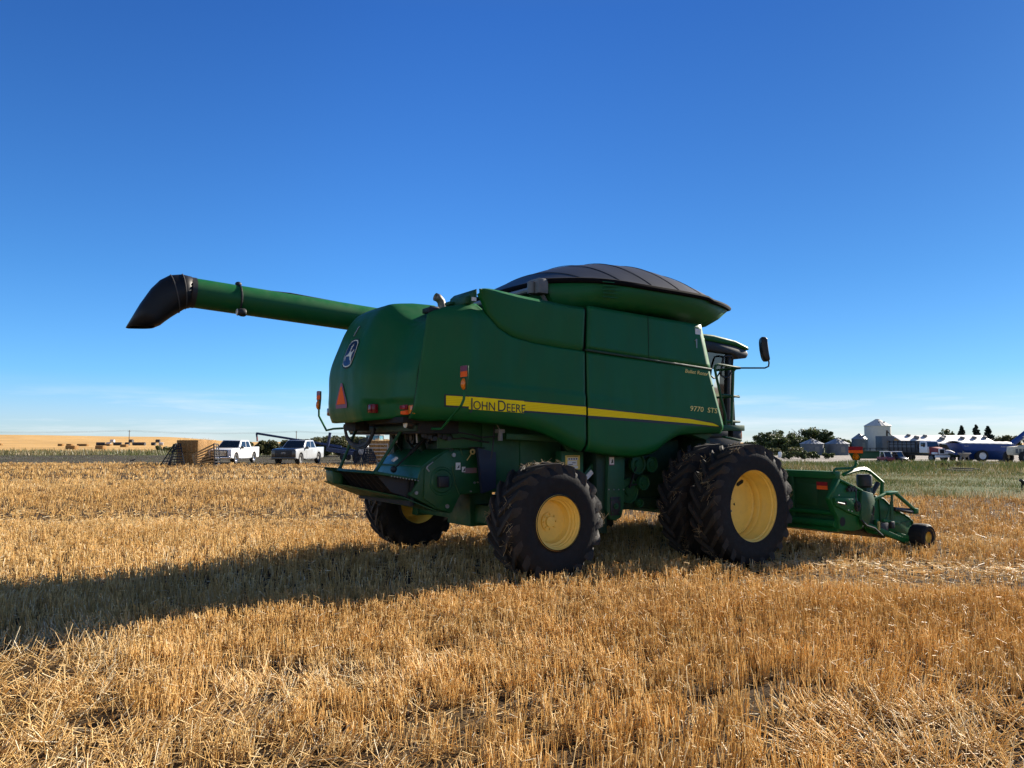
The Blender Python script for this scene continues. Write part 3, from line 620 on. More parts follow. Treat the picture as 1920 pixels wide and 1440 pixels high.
# folding warning lamp arms
for s in (-1, 1):
    m = MB(); zt = 2.56
    if s < 0: pts = [U(a, b, Y=-1.3 if k < 2 else -1.99) for k, (a, b) in enumerate(((810, 804), (828, 804), (865, 760), (870, 748), (871, 731)))]; pts[1].y = -1.45; pts[1] = U(828, 804, Y=-1.5)
    else: pts = [U(643, 803, Y=1.3), U(625, 804, Y=1.5), U(612, 807, Y=1.65), U(598, 780, Y=2.0), U(598, 768, Y=2.0)]
    m.tube(pts, .017, 8); AR = m.build('warning_lamp_arm', GREEN, CB)
    p = pts[-1]; x, y, z = p
    m = MB(); m.prism([(y - .045, z), (y + .045, z), (y + .085, z + .18), (y + .085, z + .30), (y + .06, z + .315), (y - .085, z + .30), (y - .085, z + .18)], x - .01, x + .01, 'x'); m.build('lamp_bracket', GREEN2, AR, .004)
    MB().box(x - .016, x - .009, y - .08, y + .08, z + .165, z + .235).build('orange_strip', ORREF, AR); MB().box(x - .016, x - .009, y - .08, y + .08, z + .237, z + .305).build('red_strip', MAGENTA, AR)
    m = MB(); m.ball((x - .012, y, z + .075), (.04, .045, .075)); m.build('amber_lamp', AMBER, AR)

# --- unloading auger, folded back along the far side
YA = 1.5
a0t, a0b, a1t, a1b = U(358, 520, Y=YA), U(358, 577, Y=YA), U(660, 571.5, Y=YA), U(660, 618.5, Y=YA)
c0, c1 = (a0t + a0b) / 2, (a1t + a1b) / 2; ra = (a0t - a0b).length / 2 * .97; dv = (c1 - c0).normalized(); dv.y = 0
cf = c0 + (c1 - c0).normalized() * 6.2
AU = MB().tube([c0, cf], ra, 28).build('unloading_auger', GREEN, CB)
m = MB(); m.tube([c0 - dv * .02, c0 + dv * .05], ra * 1.03, 28); m.build('auger_collar', BLACK, AU)
rings = []; tip = [U(a, b, Y=YA) for a, b in ((300, 613), (236, 616))]
for k, (pxt, pxb, wy, sq) in enumerate((((358, 519), (355, 578), 1.0, 1), ((340, 514.5), (347, 579), 1.02, 1), ((318, 516), (335, 586), 1.0, .95), ((300, 525), (322, 594), .98, .9), ((283, 541), (309, 603), .95, .85), ((262, 570), (300, 610), .92, .8), ((236, 613), (290, 614), .9, .75))):
    T, B = U(*pxt, Y=YA), U(*pxb, Y=YA); c = (T + B) / 2; u = (T - B) / 2
    rings.append([c + u * (abs(math.cos(t)) ** sq * (1 if math.cos(t) >= 0 else -1)) + Vector((0, 1, 0)) * (ra * wy * abs(math.sin(t)) ** sq * (1 if math.sin(t) >= 0 else -1)) for t in [2 * math.pi * i / 24 for i in range(24)]])
m = MB(); m.loft(rings, caps=False); SP = m.build('rubber_spout', TARP, AU, smooth=60, solid=.012)
m = MB()
for k in (1, 2):
    rg = [Vector(p) for p in rings[k]]; cc = sum(rg, Vector()) / len(rg); pts = [cc + (p - cc) * 1.012 for p in rg[12:24]]; m.tube(pts, .009, 5)
m.build('spout_crease', mat('worn_rubber_crease', (.07, .065, .06), .7), SP)
q = U(451, 586, Y=YA - ra); lp = MB(); lp.lathe([(.001, -.06), (.04, -.055), (.06, 0), (.062, .05), (.05, .07), (.001, .07)], (q.x, q.y - .02, q.z), 'x', 18); LP = lp.build('auger_lamp', BLACK, AU)
MB().lathe([(.001, -.066), (.045, -.064), (.05, -.055)], (q.x, q.y - .02, q.z), 'x', 18).build('lamp_lens', LENS, LP)
m = MB(); k1 = U(447, 534, Y=YA); cc = c0 + (c1 - c0) * ((k1.x - c0.x) / (c1.x - c0.x))
m.tube([cc + Vector((0, -math.sin(t) * (ra + .012), math.cos(t) * (ra + .012))) for t in np.linspace(-.3, math.pi, 16)], .014, 6); m.ball(cc + Vector((0, 0, ra + .02)), (.05, .04, .04)); m.build('lamp_strap', BLACK, AU)
m = MB(); m.tube([U(452, 540, Y=YA - .1), U(545, 550, Y=YA - .05), U(690, 577, Y=YA)], .010, 6); m.build('lamp_wire', BLACK, AU)

# --- grain tank extension with domed black cover
def rrect(x0, x1, w, z, n=64, p=4.2):
    out = []
    for k in range(n):
        t = 2 * math.pi * k / n; c, s = math.cos(t), math.sin(t)
        out.append(((x0 + x1) / 2 + (x1 - x0) / 2 * math.copysign(abs(c) ** (2 / p), c), w * math.copysign(abs(s) ** (2 / p), s), z))
    return out
TX0, TX1, TW, TZ = .50, 4.44, 1.86, 4.235
def tank_w(x):                                          # half width of the flared rim along the tank
    u = (x - (TX0 + TX1) / 2) / ((TX1 - TX0) / 2); return 1.36 + .50 * max(0, 1 - abs(u) ** 2.4) + .06 * u
def rimz(x): return TZ + .05 * math.exp(-((x - 1.2) / .8) ** 2) - .03 * (x > 3.6)
def rim_ring(e, z=0):
    xs = list(np.linspace(TX0 + e, TX1 - e, 25)); ends = [(TX1 - e + .12 * (1 - v * v), (tank_w(TX1) - e) * v) for v in np.linspace(-.8, .8, 7)]
    back = [(TX0 + e - .05 * (1 - v * v), (tank_w(TX0) - e) * v) for v in np.linspace(.8, -.8, 7)]
    return [(x, -tank_w(x) + e, TZ) for x in xs] + [(x, y, TZ) for x, y in ends] + [(x, tank_w(x) - e, TZ) for x in xs[::-1]] + [(x, y, TZ) for x, y in back]
mid = rim_ring(.02); low = [(.72 + (x - TX0) / (TX1 - TX0) * 3.12, math.copysign(1.0, y) * min(abs(y), 1.42), 3.84) for x, y, z in mid]
mid = [(x, y, rimz(x) - .02) for x, y, z in mid]
mm_ = [tuple((np.array(a_) * .45 + np.array(b_) * .55) + np.array((0, 0, -.03))) for a_, b_ in zip(low, mid)]; m = MB(); m.loft([low, mm_, mid], caps=False); TK = m.build('tank_extension', GREEN, CB, smooth=40, solid=.02)
m = MB()
for k in range(5): a, b = U(1130, 528 + k * 7, Y=-1.76 + k * .03), U(1165, 531 + k * 7, Y=-1.76 + k * .03); a.y -= .0; m.beam(a, b, .012, .012)
m.build('pressed_rib', GREEN, TK)
def tarp_z(x, y):
    u = (x - (TX0 + TX1) / 2) / ((TX1 - TX0) / 2); wy = tank_w(x); v = min(1, abs(y) / wy)
    u2 = (u - .10) / (1.10 if u < .10 else .90); h = .67 * max(0, 1 - abs(u2) ** (1.75 if u2 < 0 else 2.5)) + .06
    sag = .012 * abs(math.sin(math.pi * (x - TX0) / .58)) * (1 - v ** 2) * (1 - u * u)
    return rimz(x) + h * (1 - v ** 2.0) - sag, wy
m = MB(); P = []; xs = (TX0 + TX1) / 2 + (TX1 - TX0) / 2 * np.sin(np.linspace(-1, 1, 73) * math.pi / 2)
for x in xs:
    _, wy = tarp_z(x, 0); row = []
    for j in range(41):
        y = wy * math.sin((j / 20 - 1) * math.pi / 2); z, _ = tarp_z(x, y); z += .006 * (vnoise(np.array([x * 3 + 50]), np.array([y * 3 + 50]), 1.0, 5)[0] - .5); row.append((x, y, z))
    P.append(row)
for x, k in ((TX0, 0), (TX1, -1)): row = P[k]; m.add(row + [(p[0] + (.12 if k else -.05) * (1 - (p[1] / 1.5) ** 2), p[1], rimz(x)) for p in row], [(i, i + 1, 41 + i + 1, 41 + i) for i in range(40)])
TP = m.grid(P).build('tank_cover', TARP, CB, smooth=60, solid=.012)
m = MB(); rim = [(x, y, rimz(x) - .01) for x, y, z in rim_ring(0)]; m.tube(rim + rim[:1], .042, 8).build('cover_border', RIMB, TP)
m = MB()
for x in np.arange(TX0 + .55, TX1 - .3, .58):
    _, wy = tarp_z(x, 0); m.tube([(x, y, tarp_z(x, y)[0] + .006) for y in np.linspace(-wy * .995, wy * .995, 30)], .0045, 5)
m.build('cover_bow', BLACK, TP)
m = MB(); a = U(1008, 540, Y=-1.2); m.box(a.x - .09, a.x + .09, -1.35, -1.1, a.z - .1, a.z + .12); m.tube([a + Vector((-.12, 0, .08)), a + Vector((-.12, 0, -.1))], .06, 10); m.tube([a + Vector((.05, 0, -.05)), a + Vector((.18, 0, -.22))], .035)
m.build('cover_motor', GREYP, CB, .02)
m = MB(); m.tube([a, (a.x - .1, .6, a.z - .02)], .045, 10); m.build('cover_roller', STEEL, CB)
m = MB(); a = U(1090, 562, Y=-1.3); m.prism([(a.x - .3, a.z - .05), (a.x + .2, a.z - .05), (a.x + .05, a.z + .12), (a.x - .12, a.z + .12)], -1.45, -1.2); m.build('tank_step', GREEN, CB, .01)
a, b = U(1317, 596, Y=-1.3), U(1318, 612, Y=-1.3); m = MB(); m.beam(a, b, .06, .1); m.box(a.x - .06, a.x + .06, -1.36, -1.24, a.z - .06, a.z + .05); m.build('cover_hinge', STEEL, CB, .01)
# exhaust
m = MB(); pts = [U(a, b, Y=-.35) for a, b in ((829, 590), (829, 575), (827, 565), (822, 559), (816, 556.5))]; m.tube(pts, .062, 16, caps=False); m.build('exhaust_pipe', mat('rusty_exhaust', (.20, .17, .14), .55, .5, var=.4, scale=12), CB, solid=.008)
m = MB(); q = U(812, 580, Y=-.9); m.box(q.x - .12, q.x + .2, -1.0, -.8, q.z - .06, q.z + .01); q = U(813, 577, Y=-.9); m.tube([q + Vector((-.06, 0, 0)), q + Vector((.08, 0, 0))], .025); m.build('service_cap', BLACK, CB, .01)
q = U(846, 568, Y=-1.2); MB().box(q.x - .05, q.x + .06, -1.25, -1.1, q.z - .03, q.z + .012).build('deck_fitting', GREEN2, CB, .01)

# --- chopper, tailboard and what hangs under the hood
YC = -.88
def poly(pts, Y): return [(p.x, p.z) for p in (U(a, b, Y=Y) for a, b in pts)]
side = [(838, 845), (868, 838), (895, 840), (901, 926), (860, 928), (845, 963), (817, 955), (785, 938), (768, 929), (785, 901), (790, 878), (811, 861)]
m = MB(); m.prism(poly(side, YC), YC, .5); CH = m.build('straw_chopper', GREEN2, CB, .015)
m = MB(); m.prism(poly([(832, 848), (893, 842), (899, 924), (862, 926), (845, 961), (822, 955), (793, 935), (795, 880), (813, 864)], YC), YC - .03, YC - .002); m.build('chopper_side_plate', GREEN2, CH, .008)
m = MB(); q = U(826, 902, Y=YC); m.lathe([(.001, -.05), (.15, -.05), (.17, -.03), (.19, -.03), (.2, -.02)], (q.x, YC - .01, q.z), n=30); m.build('rotor_cover', GREEN2, CH)
m = MB(); m.box(q.x - .09, q.x + .07, YC - .13, YC - .05, q.z - .08, q.z + .07).build('rotor_bearing', BLACK, CH, .015)
for (px, py, w, h) in ((856.5, 874, .075, .10), (867, 880, .055, .075)):
    q = U(px, py, Y=YC); MB().box(q.x - w / 2, q.x + w / 2, YC - .038, YC - .032, q.z - h / 2, q.z + h / 2).build('safety_label', WHITE, CH)
    MB().prism([(q.x - .02, q.z - .03), (q.x + .018, q.z + .02), (q.x, q.z), (q.x + .02, q.z - .02)], YC - .0405, YC - .0375).build('label_pictogram', DECALB, CH)
q = U(880, 881, Y=YC); MB().box(q.x - .1, q.x + .1, YC - .038, YC - .032, q.z - .045, q.z + .03).build('warning_text_plate', mat('grey_red_label', (.16, .10, .11), .5), CH)
for (px, py, r) in ((848, 853, .03), (865, 835, .025), (778, 924, .025), (836, 949, .03), (887, 905, .016), (893, 904, .012), (880, 921, .012)):
    q = U(px, py, Y=YC); MB().lathe([(.001, -.02), (r, -.02), (r, 0)], (q.x, YC - .03, q.z), n=8).build('bolt', STEEL, CH)
for k in range(9): q = U(853 + k * 5.2, 826 + k * 1.5, Y=YC); MB().ball((q.x, YC - .02, q.z), .013, 6, 4).build('bolt', STEEL, CH)
for k in range(10): q = U(733 + k * 5.5, 893 + k * .9, Y=YC); MB().ball((q.x, YC - .02, q.z), .012, 6, 4).build('bolt', STEEL, CH)
q = U(883, 847, Y=YC); m = MB(); m.lathe([(.02, -.012), (.042, -.012), (.042, 0), (.02, 0)], (q.x, YC - .04, q.z), n=18); m.beam((q.x - .02, YC - .04, q.z - .03), (q.x - .09, YC - .04, q.z - .12), .008, .012); m.build('yellow_latch_ring', mat('pale_yellow_ring', (.5, .4, .15), .5), CH)
m = MB(); m.tube([U(802, 874, Y=YC - .03), U(800, 878, Y=YC - .03), U(805, 884, Y=YC - .03)], .012); m.tube([U(802, 874, Y=YC - .03), U(812, 866, Y=YC - .03)], .008); m.build('latch_hook', STEEL, CH)
m = MB(); m.tube([U(848, 875, Y=YC - .03), U(853, 905, Y=YC - .03), U(861, 926, Y=YC - .03)], .012, 6); m.tube([U(862, 836, Y=YC - .03), U(867, 854, Y=YC - .03)], .012, 6); m.build('plate_edge_rod', GREEN2, CH)
# sloping chopper top, reflecting the sky
m = MB(); m.prism([(-.85, 1.77), (-.92, 1.75), (-1.13, 1.645), (-1.29, 1.535), (-1.335, 1.44), (-1.36, 1.36), (-1.1, 1.2), (-.5, 1.2), (-.5, 1.77)], -.865, .60); m.build('chopper_hood', GREENG, CB, .008)
m = MB(); m.beam((-1.30, -.865, 1.535), (-1.30, .60, 1.535), .02, .012); m.build('hood_fold', GREEN2, CB)
m = MB(); m.prism([(-2.03, 1.455), (-1.98, 1.485), (-1.38, 1.375), (-1.36, 1.345), (-1.95, 1.44)], -.90, .93); m.prism([(-2.24, 1.50), (-2.24, 1.508), (-1.97, 1.488), (-1.97, 1.476)], .45, .95); TBD = m.build('tailboard', GREEN2, CB, .004)
m = MB(); m.loft([[(-2.01, .93, 1.285), (-1.56, -.86, 1.13), (-1.05, -.86, .92), (-1.3, .93, 1.0)], [(-2.0, .93, 1.265), (-1.55, -.86, 1.11), (-1.05, -.86, .90), (-1.3, .93, .98)]]); m.build('deflector_plate', GREEN2, TBD)
m = MB(); m.loft([[(-1.99, .935, 1.45), (-1.5, .935, 1.36), (-1.5, .935, 1.10), (-1.97, .935, 1.27)], [(-2.0, .62, 1.45), (-1.85, .58, 1.42), (-1.85, .58, 1.23), (-1.98, .62, 1.25)]]); m.build('tailboard_end_cap', GREEN2, TBD, .03)
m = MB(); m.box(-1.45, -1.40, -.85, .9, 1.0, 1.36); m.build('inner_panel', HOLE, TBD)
for k in range(8):
    y = -.80 + 1.30 * k / 7; MB().prism([(-1.93, 1.43), (-1.45, 1.36), (-1.42, 1.10), (-1.72, 1.20)], y, y + .012).build('spreader_vane', BLACK, TBD)
for y in (.62, -.66):
    m = MB(); b_ = (-1.88, y, 1.47); t_ = (-1.44 if y < 0 else -1.60, y, 2.12); m.tube([b_, t_], .022, 10); m.ball(b_, .035, 8, 6); m.build('tailboard_strut', GREEN2, CB)
m = MB(); a, b = U(738, 880, Y=-.45), U(802, 818, Y=-.45); m.tube([a, a + (b - a) * .5], .013, 8); m.tube([a + (b - a) * .45, b], .026, 10, mi=0); m.ball(a, .05, 8, 6); m.build('hydraulic_cylinder', BLACK, CB)
m = MB(); q0, q1 = U(736, 864, Y=-.7), U(744, 858, Y=-.7); m.beam(q0, q1, .05, .03); m.build('chopper_label', WHITE, CB)
m = MB(); m.lathe([(.001, -.10), (.05, -.09), (.065, -.05), (.065, .03), (.001, .05)], tuple(U(772, 795, Y=-1.05)), 'x', 20); WL = m.build('work_lamp', BLACK, CB)
q = U(772, 795, Y=-1.05); MB().lathe([(.001, -.106), (.05, -.103), (.055, -.092)], tuple(q), 'x', 20).build('lamp_lens', LENS, WL)
m = MB()
for (y, dz, w) in ((.55, 0, .024), (.48, .02, .018), (.60, -.03, .016)):
    a, b, c, d, e = U(646, 798, Y=y), U(652, 822, Y=y), U(668, 836, Y=.3), U(688, 832, Y=0), U(702, 806, Y=-.2)
    pts = []; K = [a, b, c, d, e]
    for t in np.linspace(0, 4, 30):
        i = min(3, int(t)); f = t - i; p0, p1, p2, p3 = K[max(i - 1, 0)], K[i], K[i + 1], K[min(i + 2, 4)]
        pts.append(.5 * ((2 * p1) + (p2 - p0) * f + (2 * p0 - 5 * p1 + 4 * p2 - p3) * f * f + (3 * p1 - p0 - 3 * p2 + p3) * f ** 3) + Vector((0, 0, dz)))
    m.tube(pts, w, 8)
m.build('hydraulic_hoses', BLACK, CB)
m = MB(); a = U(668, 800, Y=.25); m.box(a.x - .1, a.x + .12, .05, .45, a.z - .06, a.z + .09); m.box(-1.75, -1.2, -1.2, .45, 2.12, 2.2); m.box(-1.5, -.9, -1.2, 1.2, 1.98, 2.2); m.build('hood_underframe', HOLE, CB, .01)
m = MB(); m.beam((-1.5, -1.15, 2.05), (-1.5, 1.15, 2.05), .08, .08); m.box(-1.0, -.85, .62, .80, 1.2, 2.2); m.box(-.86, -.8, -.9, .7, 1.3, 2.2); m.beam((-1.05, -.2, 2.15), (-.9, -.2, 1.7), .08, .08); m.build('rear_frame', DKGREEN, CB, .01)
m = MB()
for k in range(7):
    a = U(790 + 9 * k, 812 + 4 * (k % 3), Y=-1.0); b = U(800 + 9 * k, 822 - 5 * (k % 2), Y=-1.03); m.tube([a, (a + b) / 2 + Vector((0, 0, -.03)), b], .009, 6)
for k in range(6): a = U(795 + 9 * k, 816 + 3 * (k % 3), Y=-1.02); m.box(a.x - .03, a.x + .03, -1.06, -1.0, a.z - .03, a.z + .025)
m.build('valve_block', BLACK, CB)

for y, r in ((.15, .11), (-.35, .09)):
    MB().lathe([(.001, -.03), (r * .4, -.03), (r * .45, -.012), (r * .85, -.012), (r * .9, -.03), (r, -.03), (r, .03), (.001, .03)], (-.92, y, 1.93), 'x', 24).build('idler_pulley', BLACK, CB)
m = MB(); m.tube([(-1.1, -.92, 2.1), (-1.2, -.95, 1.98), (-1.0, -.97, 1.9), (-.7, -.98, 1.92), (-.3, -1.02, 1.86)], .014, 6); m.tube([(-1.2, -.9, 2.08), (-1.15, -.93, 1.9), (-.8, -.95, 1.80), (-.35, -1.0, 1.78)], .011, 6); m.tube([(-1.3, -.4, 2.12), (-1.25, -.3, 1.9), (-1.05, -.2, 1.75)], .018, 6); m.tube([(-1.3, -.1, 2.12), (-1.28, .1, 1.95), (-1.05, .25, 1.74)], .016, 6); m.build('wiring_loom', BLACK, CB)
MB().box(-1.3, -1.12, -1.0, -.84, 1.95, 2.12).build('relay_box', BLACK, CB, .01)
m = MB(); m.tube([U(782, 830, Y=-.9), U(781, 812, Y=-.9)], .012, 6); m.tube([U(744, 830, Y=-.2), U(743, 804, Y=-.2)], .014, 6); m.build('lift_rod', STEEL, CB)
# --- cab, rails, mirror
m = MB()
for s in (-1, 1):
    m.beam((4.15, s * .86, 2.1), (4.25, s * .90, 3.6), .10, .10, up=(1, 0, 0)); m.beam((5.02, s * .82, 2.1), (5.02, s * .9, 3.6), .09, .10, up=(1, 0, 0)); m.beam((4.2, s * .9, 3.56), (5.05, s * .9, 3.56), .08, .08)
    m.beam((5.55, s * .55, 2.0), (5.30, s * .7, 3.6), .06, .06, up=(1, 0, 0))
m.box(4.1, 5.2, -.85, .85, 1.95, 2.12); m.prism([(4.1, 1.95), (5.5, 1.95), (5.3, 1.6), (4.1, 1.6)], -.8, .8); CA = m.build('cab', BLACK, CB, .015)
m = MB()
for s in (-1, 1): m.loft([[(4.2, s * .86, 2.12), (5.0, s * .82, 2.12), (5.0, s * .90, 3.54), (4.26, s * .90, 3.54)], [(4.2, s * .85, 2.12), (5.0, s * .81, 2.12), (5.0, s * .89, 3.54), (4.26, s * .89, 3.54)]])
m.loft([[(5.05, -.8, 2.12), (5.55, -.5, 2.1), (5.30, -.68, 3.54), (5.05, -.88, 3.54)], [(5.04, -.79, 2.12), (5.54, -.49, 2.1), (5.29, -.67, 3.54), (5.04, -.87, 3.54)]]); m.loft([[(5.56, -.5, 2.1), (5.56, .5, 2.1), (5.31, .68, 3.54), (5.31, -.68, 3.54)], [(5.55, -.5, 2.1), (5.55, .5, 2.1), (5.30, .68, 3.54), (5.30, -.68, 3.54)]]); m.build('cab_glass', GLASS, CA, smooth=0)
m = MB(); m.prism([(4.0, 3.69), (5.1, 3.63), (5.42, 3.57), (5.50, 3.58), (5.44, 3.64), (5.1, 3.73), (4.5, 3.79), (4.0, 3.79)], -1.02, 1.02); m.build('cab_roof', GREEN, CA, .05, seg=3)
m = MB(); m.prism([(4.1, 3.5), (5.05, 3.47), (5.2, 3.40), (5.42, 3.42), (5.48, 3.5), (5.42, 3.57), (5.1, 3.63), (4.1, 3.69)], -1.0, 1.0); m.build('roof_lining', BLACK, CA, .03)
m = MB(); m.box(4.35, 4.75, -.25, .25, 2.3, 2.5); m.box(4.3, 4.42, -.25, .25, 2.45, 3.1); m.build('seat', BLACK, CA, .04)
m = MB(); yr = -1.0; pts = [U(a, b, Y=yr) for a, b in ((1355, 675), (1357, 669), (1363, 667), (1371, 668), (1374, 672), (1372, 697), (1366, 707), (1358, 708), (1352, 703), (1353, 688), (1355, 675))]; m.tube(pts, .017, 8); m.build('cab_grab_rail', BLACK, CA)
yr = -1.5; T = lambda pts, y=yr: [U(a, b, Y=y) for a, b in pts]
m = MB(); m.tube(T(((1388, 690), (1347, 683), (1342, 685), (1340, 691), (1344, 710), (1352, 746), (1360, 778), (1361, 797))), .022, 8)
m.tube(T(((1388, 690), (1379, 691), (1375, 696), (1374.5, 720), (1373, 760), (1372, 797))), .022, 8); m.tube(T(((1353, 740), (1386, 744))), .02, 8); m.tube(T(((1362, 789), (1387, 791))), .018, 8)
a = U(1385, 743, Y=yr); b = Vector((a.x, -.9, a.z)); m.tube([a, b], .02, 8); a = U(1388, 690, Y=yr); m.tube([a, (a.x, -.95, a.z)], .022, 8); a = U(1386, 791, Y=yr); m.tube([a, (a.x, -.9, a.z)], .018, 8)
m.build('platform_rail', GREEN2, CB)
a, b = U(1357, 797, Y=yr), U(1395, 808, Y=yr); m = MB(); m.box(a.x - .1, b.x, yr - .02, -.85, b.z, b.z + .10); PF = m.build('service_platform', GREEN2, CB, .01)
a = U(1382, 813, Y=yr); m = MB(); m.box(a.x - .1, a.x + .11, yr, yr + .12, a.z - .09, a.z + .06); PO = m.build('platform_lamp', BLACK, CB, .01); MB().box(a.x + .10, a.x + .14, yr + .005, yr + .115, a.z - .07, a.z + .05).build('amber_lens', AMBER, PO, .01)
m = MB(); a, b = U(1357, 819, Y=yr), U(1388, 826, Y=yr); m.beam(a, b, .08, .03); m.prism([(3.2, 2.1), (3.95, 2.12), (3.95, 2.02), (3.7, 1.9), (3.3, 2.0)], -1.5, -1.2); m.build('platform_bracket', GREEN2, CB, .006)
ym = -1.75; m = MB(); m.tube([U(1382, 690, Y=yr), U(1388, 690, Y=ym)] + T(((1434, 690), (1441, 687), (1442, 680), (1440, 670), (1437, 660)), ym), .014, 8); MI = m.build('mirror_arm', BLACK, CB)
c = U(1432, 655, Y=ym); rr = []; tn, wdv = Vector((.61, -.79, 0)), Vector((.79, .61, 0))
tn, wdv = (tn * .97 + wdv * .24).normalized(), (wdv * .97 - tn * .24).normalized()
for dx in (-.05, -.03, .02, .05):
    k = .90 if abs(dx) > .04 else 1.0
    rr.append([c + tn * (dx + .02 * (v / .24) ** 2) + wdv * (u * k) + Vector((0, 0, v * k)) + tn * (-.10 * v) for u, v in [(.115 * math.copysign(abs(math.cos(t)) ** .45, math.cos(t)),   .215 * math.copysign(abs(math.sin(t)) ** .45, math.sin(t))) for t in [2 * math.pi * i / 28 for i in range(28)]]])
m = MB(); m.loft(rr); m.build('side_mirror', BLACK, CB, smooth=50)

# --- wheels
def tyre(R0, rr, W, f, nl, lugh, s, hollow=.0):
    prof = [(rr - .012, -f), (rr + .03, -W * .47), (rr + (R0 - rr) * .35, -W * .525), (R0 - lugh - .09, -W * .51), (R0 - lugh - .03, -W * .46), (R0 - lugh, -W * .38), (R0 - lugh + .012, 0)]
    prof = prof + [(r, -a) for r, a in prof[-2::-1]]
    m = MB(); m.lathe([(r, a * s) for r, a in prof], n=72, mi=0)
    rad = lambda a: R0 - lugh + .012 - .012 * (a / (W * .38)) ** 2 if a < W * .38 else R0 - lugh - .03 * (a - W * .38) / (W * .08)
    for side in (-1, 1):
        for k in range(nl):
            ph = 2 * math.pi * (k + (.5 if side > 0 else 0)) / nl; rings = []
            for t in (0, .25, .5, .75, 1.0, 1.13):
                a = W * (.015 + .475 * min(t, 1)) if t <= 1 else W * .512; th = ph - (.62 * W / R0) * (t ** 1.15) * .9
                rb = rad(a) - .02 if t <= 1 else R0 - lugh - .15; rt = R0 - .018 * t if t <= 1 else R0 - lugh - .055
                wb, wt = .046 * (1 + .25 * t), .031 * (1 + .3 * t); j = (random.random() - .5) * .008
                rings.append([(r * math.cos(th + d / R0), side * a, r * math.sin(th + d / R0)) for r, d in ((rb, -wb), (rb, wb), (rt + j, wt), (rt + j, -wt))])
            m.loft(rings, mi=1)
    return m
def straw_bits(R0, W, n, s):
    nc = max(6, n // 14); ca = rng.random(nc) * 2 * math.pi; cy = (rng.random(nc) - .5) * W * .9; k = rng.integers(0, nc, n)
    a = ca[k] + rng.normal(size=n) * .06; y = np.clip(cy[k] + rng.normal(size=n) * .05, -W * .52, W * .52); r = R0 - .03 + .03 * rng.random(n)
    base = np.stack([r * np.cos(a), y, r * np.sin(a)], 1); v = rng.normal(size=(n, 3)); v += np.stack([-np.sin(a), 0 * a, np.cos(a)], 1) * .8; v /= np.linalg.norm(v, axis=1, keepdims=True)
    return base - v * .03, v * (.04 + .10 * rng.random(n))[:, None], .0026
MUDSTRAW = tint_mat('muddy_straw', [(0, (.13, .09, .045)), (.6, (.32, .23, .12)), (1, (.55, .42, .23))], .8, .15)
def wheel(kind, loc, s, R0, rr, W, f, nl, lugh, rimprof, disc, hub, bolts, slot=None, straw=240):
    w = bpy.data.objects.new(kind, None); sc.collection.objects.link(w); w.parent = CB; w.location = loc; w.empty_display_size = .2
    tyre(R0, rr, W, f, nl, lugh, s).build('tyre', [RUBBER, LUGM], w, smooth=28)
    m = MB(); pr = rimprof + [disc]; m.lathe([(r, a * s) for r, a in pr], n=64); m.lathe([(disc[0], disc[1] * s), (.02, (disc[1] + .01) * s)], n=64)
    m.lathe([(rr - .012, -f * s), (rr - .03, -f * s + .02 * s), (rr - .05, -f * .5 * s), (disc[0], disc[1] * s - .01 * s)], n=64)
    m.build('rim', YELLOW, w, smooth=45, recalc=True)
    if hub:
        m = MB(); d = disc[1]; m.lathe([(hub, (d + .006) * s), (hub, (d + .03) * s), (hub * .6, (d + .032) * s), (hub * .55, (d + .06) * s), (.002, (d + .065) * s)], n=32)
        for k in range(bolts): t = 2 * math.pi * k / bolts; m.lathe([(.013, (d + .03) * s), (.013, (d + .055) * s), (.001, (d + .055) * s)], (hub * .8 * math.cos(t), 0, hub * .8 * math.sin(t)), n=6)
        m.build('hub', YELLOW, w)
    if slot:
        d = disc[1]; m = MB(); c_, a_ = Vector((.15, 0, .33)), R(24); u_, n_ = Vector((math.cos(a_), 0, math.sin(a_))), Vector((-math.sin(a_), 0, math.cos(a_)))
        q = [c_ + u_ * (.075 * x_) + n_ * (.028 * z_) for x_, z_ in ((-1, -.5), (-1.18, 0), (-1, .5), (-.85, 1), (.85, 1), (1, .5), (1.18, 0), (1, -.5), (.85, -1), (-.85, -1))]
        m.prism([(p.x, p.z) for p in q], (d + .0) * s, (d + .016) * s); m.build('hand_hole', HOLE, w)
        for k in range(4): t = R(140 + 27 * k); MB().lathe([(.019, d * s), (.019, (d + .045) * s), (.001, (d + .05) * s)], (.15 * math.cos(t), 0, .15 * math.sin(t)), n=6).build('wheel_nut', GREYP, w)
        m = MB(); m.lathe([(.478, (d + .012) * s), (.462, (d + .022) * s), (.446, (d + .012) * s), (.44, (d + .0) * s)], n=64); m.build('disc_weld_ring', YELLOW, w)
    b, v, r = straw_bits(R0, W, straw, s); o = blades('caked_straw', b, v, r, rng.random(len(b)), MUDSTRAW, 3, w); o['kind'] = 'stuff'
    return w
RW = dict(R0=.79, rr=.363, W=.57, f=.291, nl=19, lugh=.055)
rp = [(.363, .291), (.366, .283), (.350, .265), (.343, .235), (.330, .228), (.327, .195), (.312, .188), (.308, .150), (.285, .142), (.281, .09), (.268, .07)]
for s in (-1, 1): wheel('rear_wheel', (0, s * 1.975, .812), s, rimprof=rp, disc=(.262, .055), hub=.125, bolts=8, straw=260, **RW)
FWD = dict(R0=.962, rr=.562, W=.50, f=.235, nl=23, lugh=.058)
rp = [(.562, .235), (.568, .228), (.556, .212), (.538, .205), (.534, .165), (.518, .155), (.514, .02), (.506, .012), (.503, -.06), (.492, -.07), (.487, -.13)]
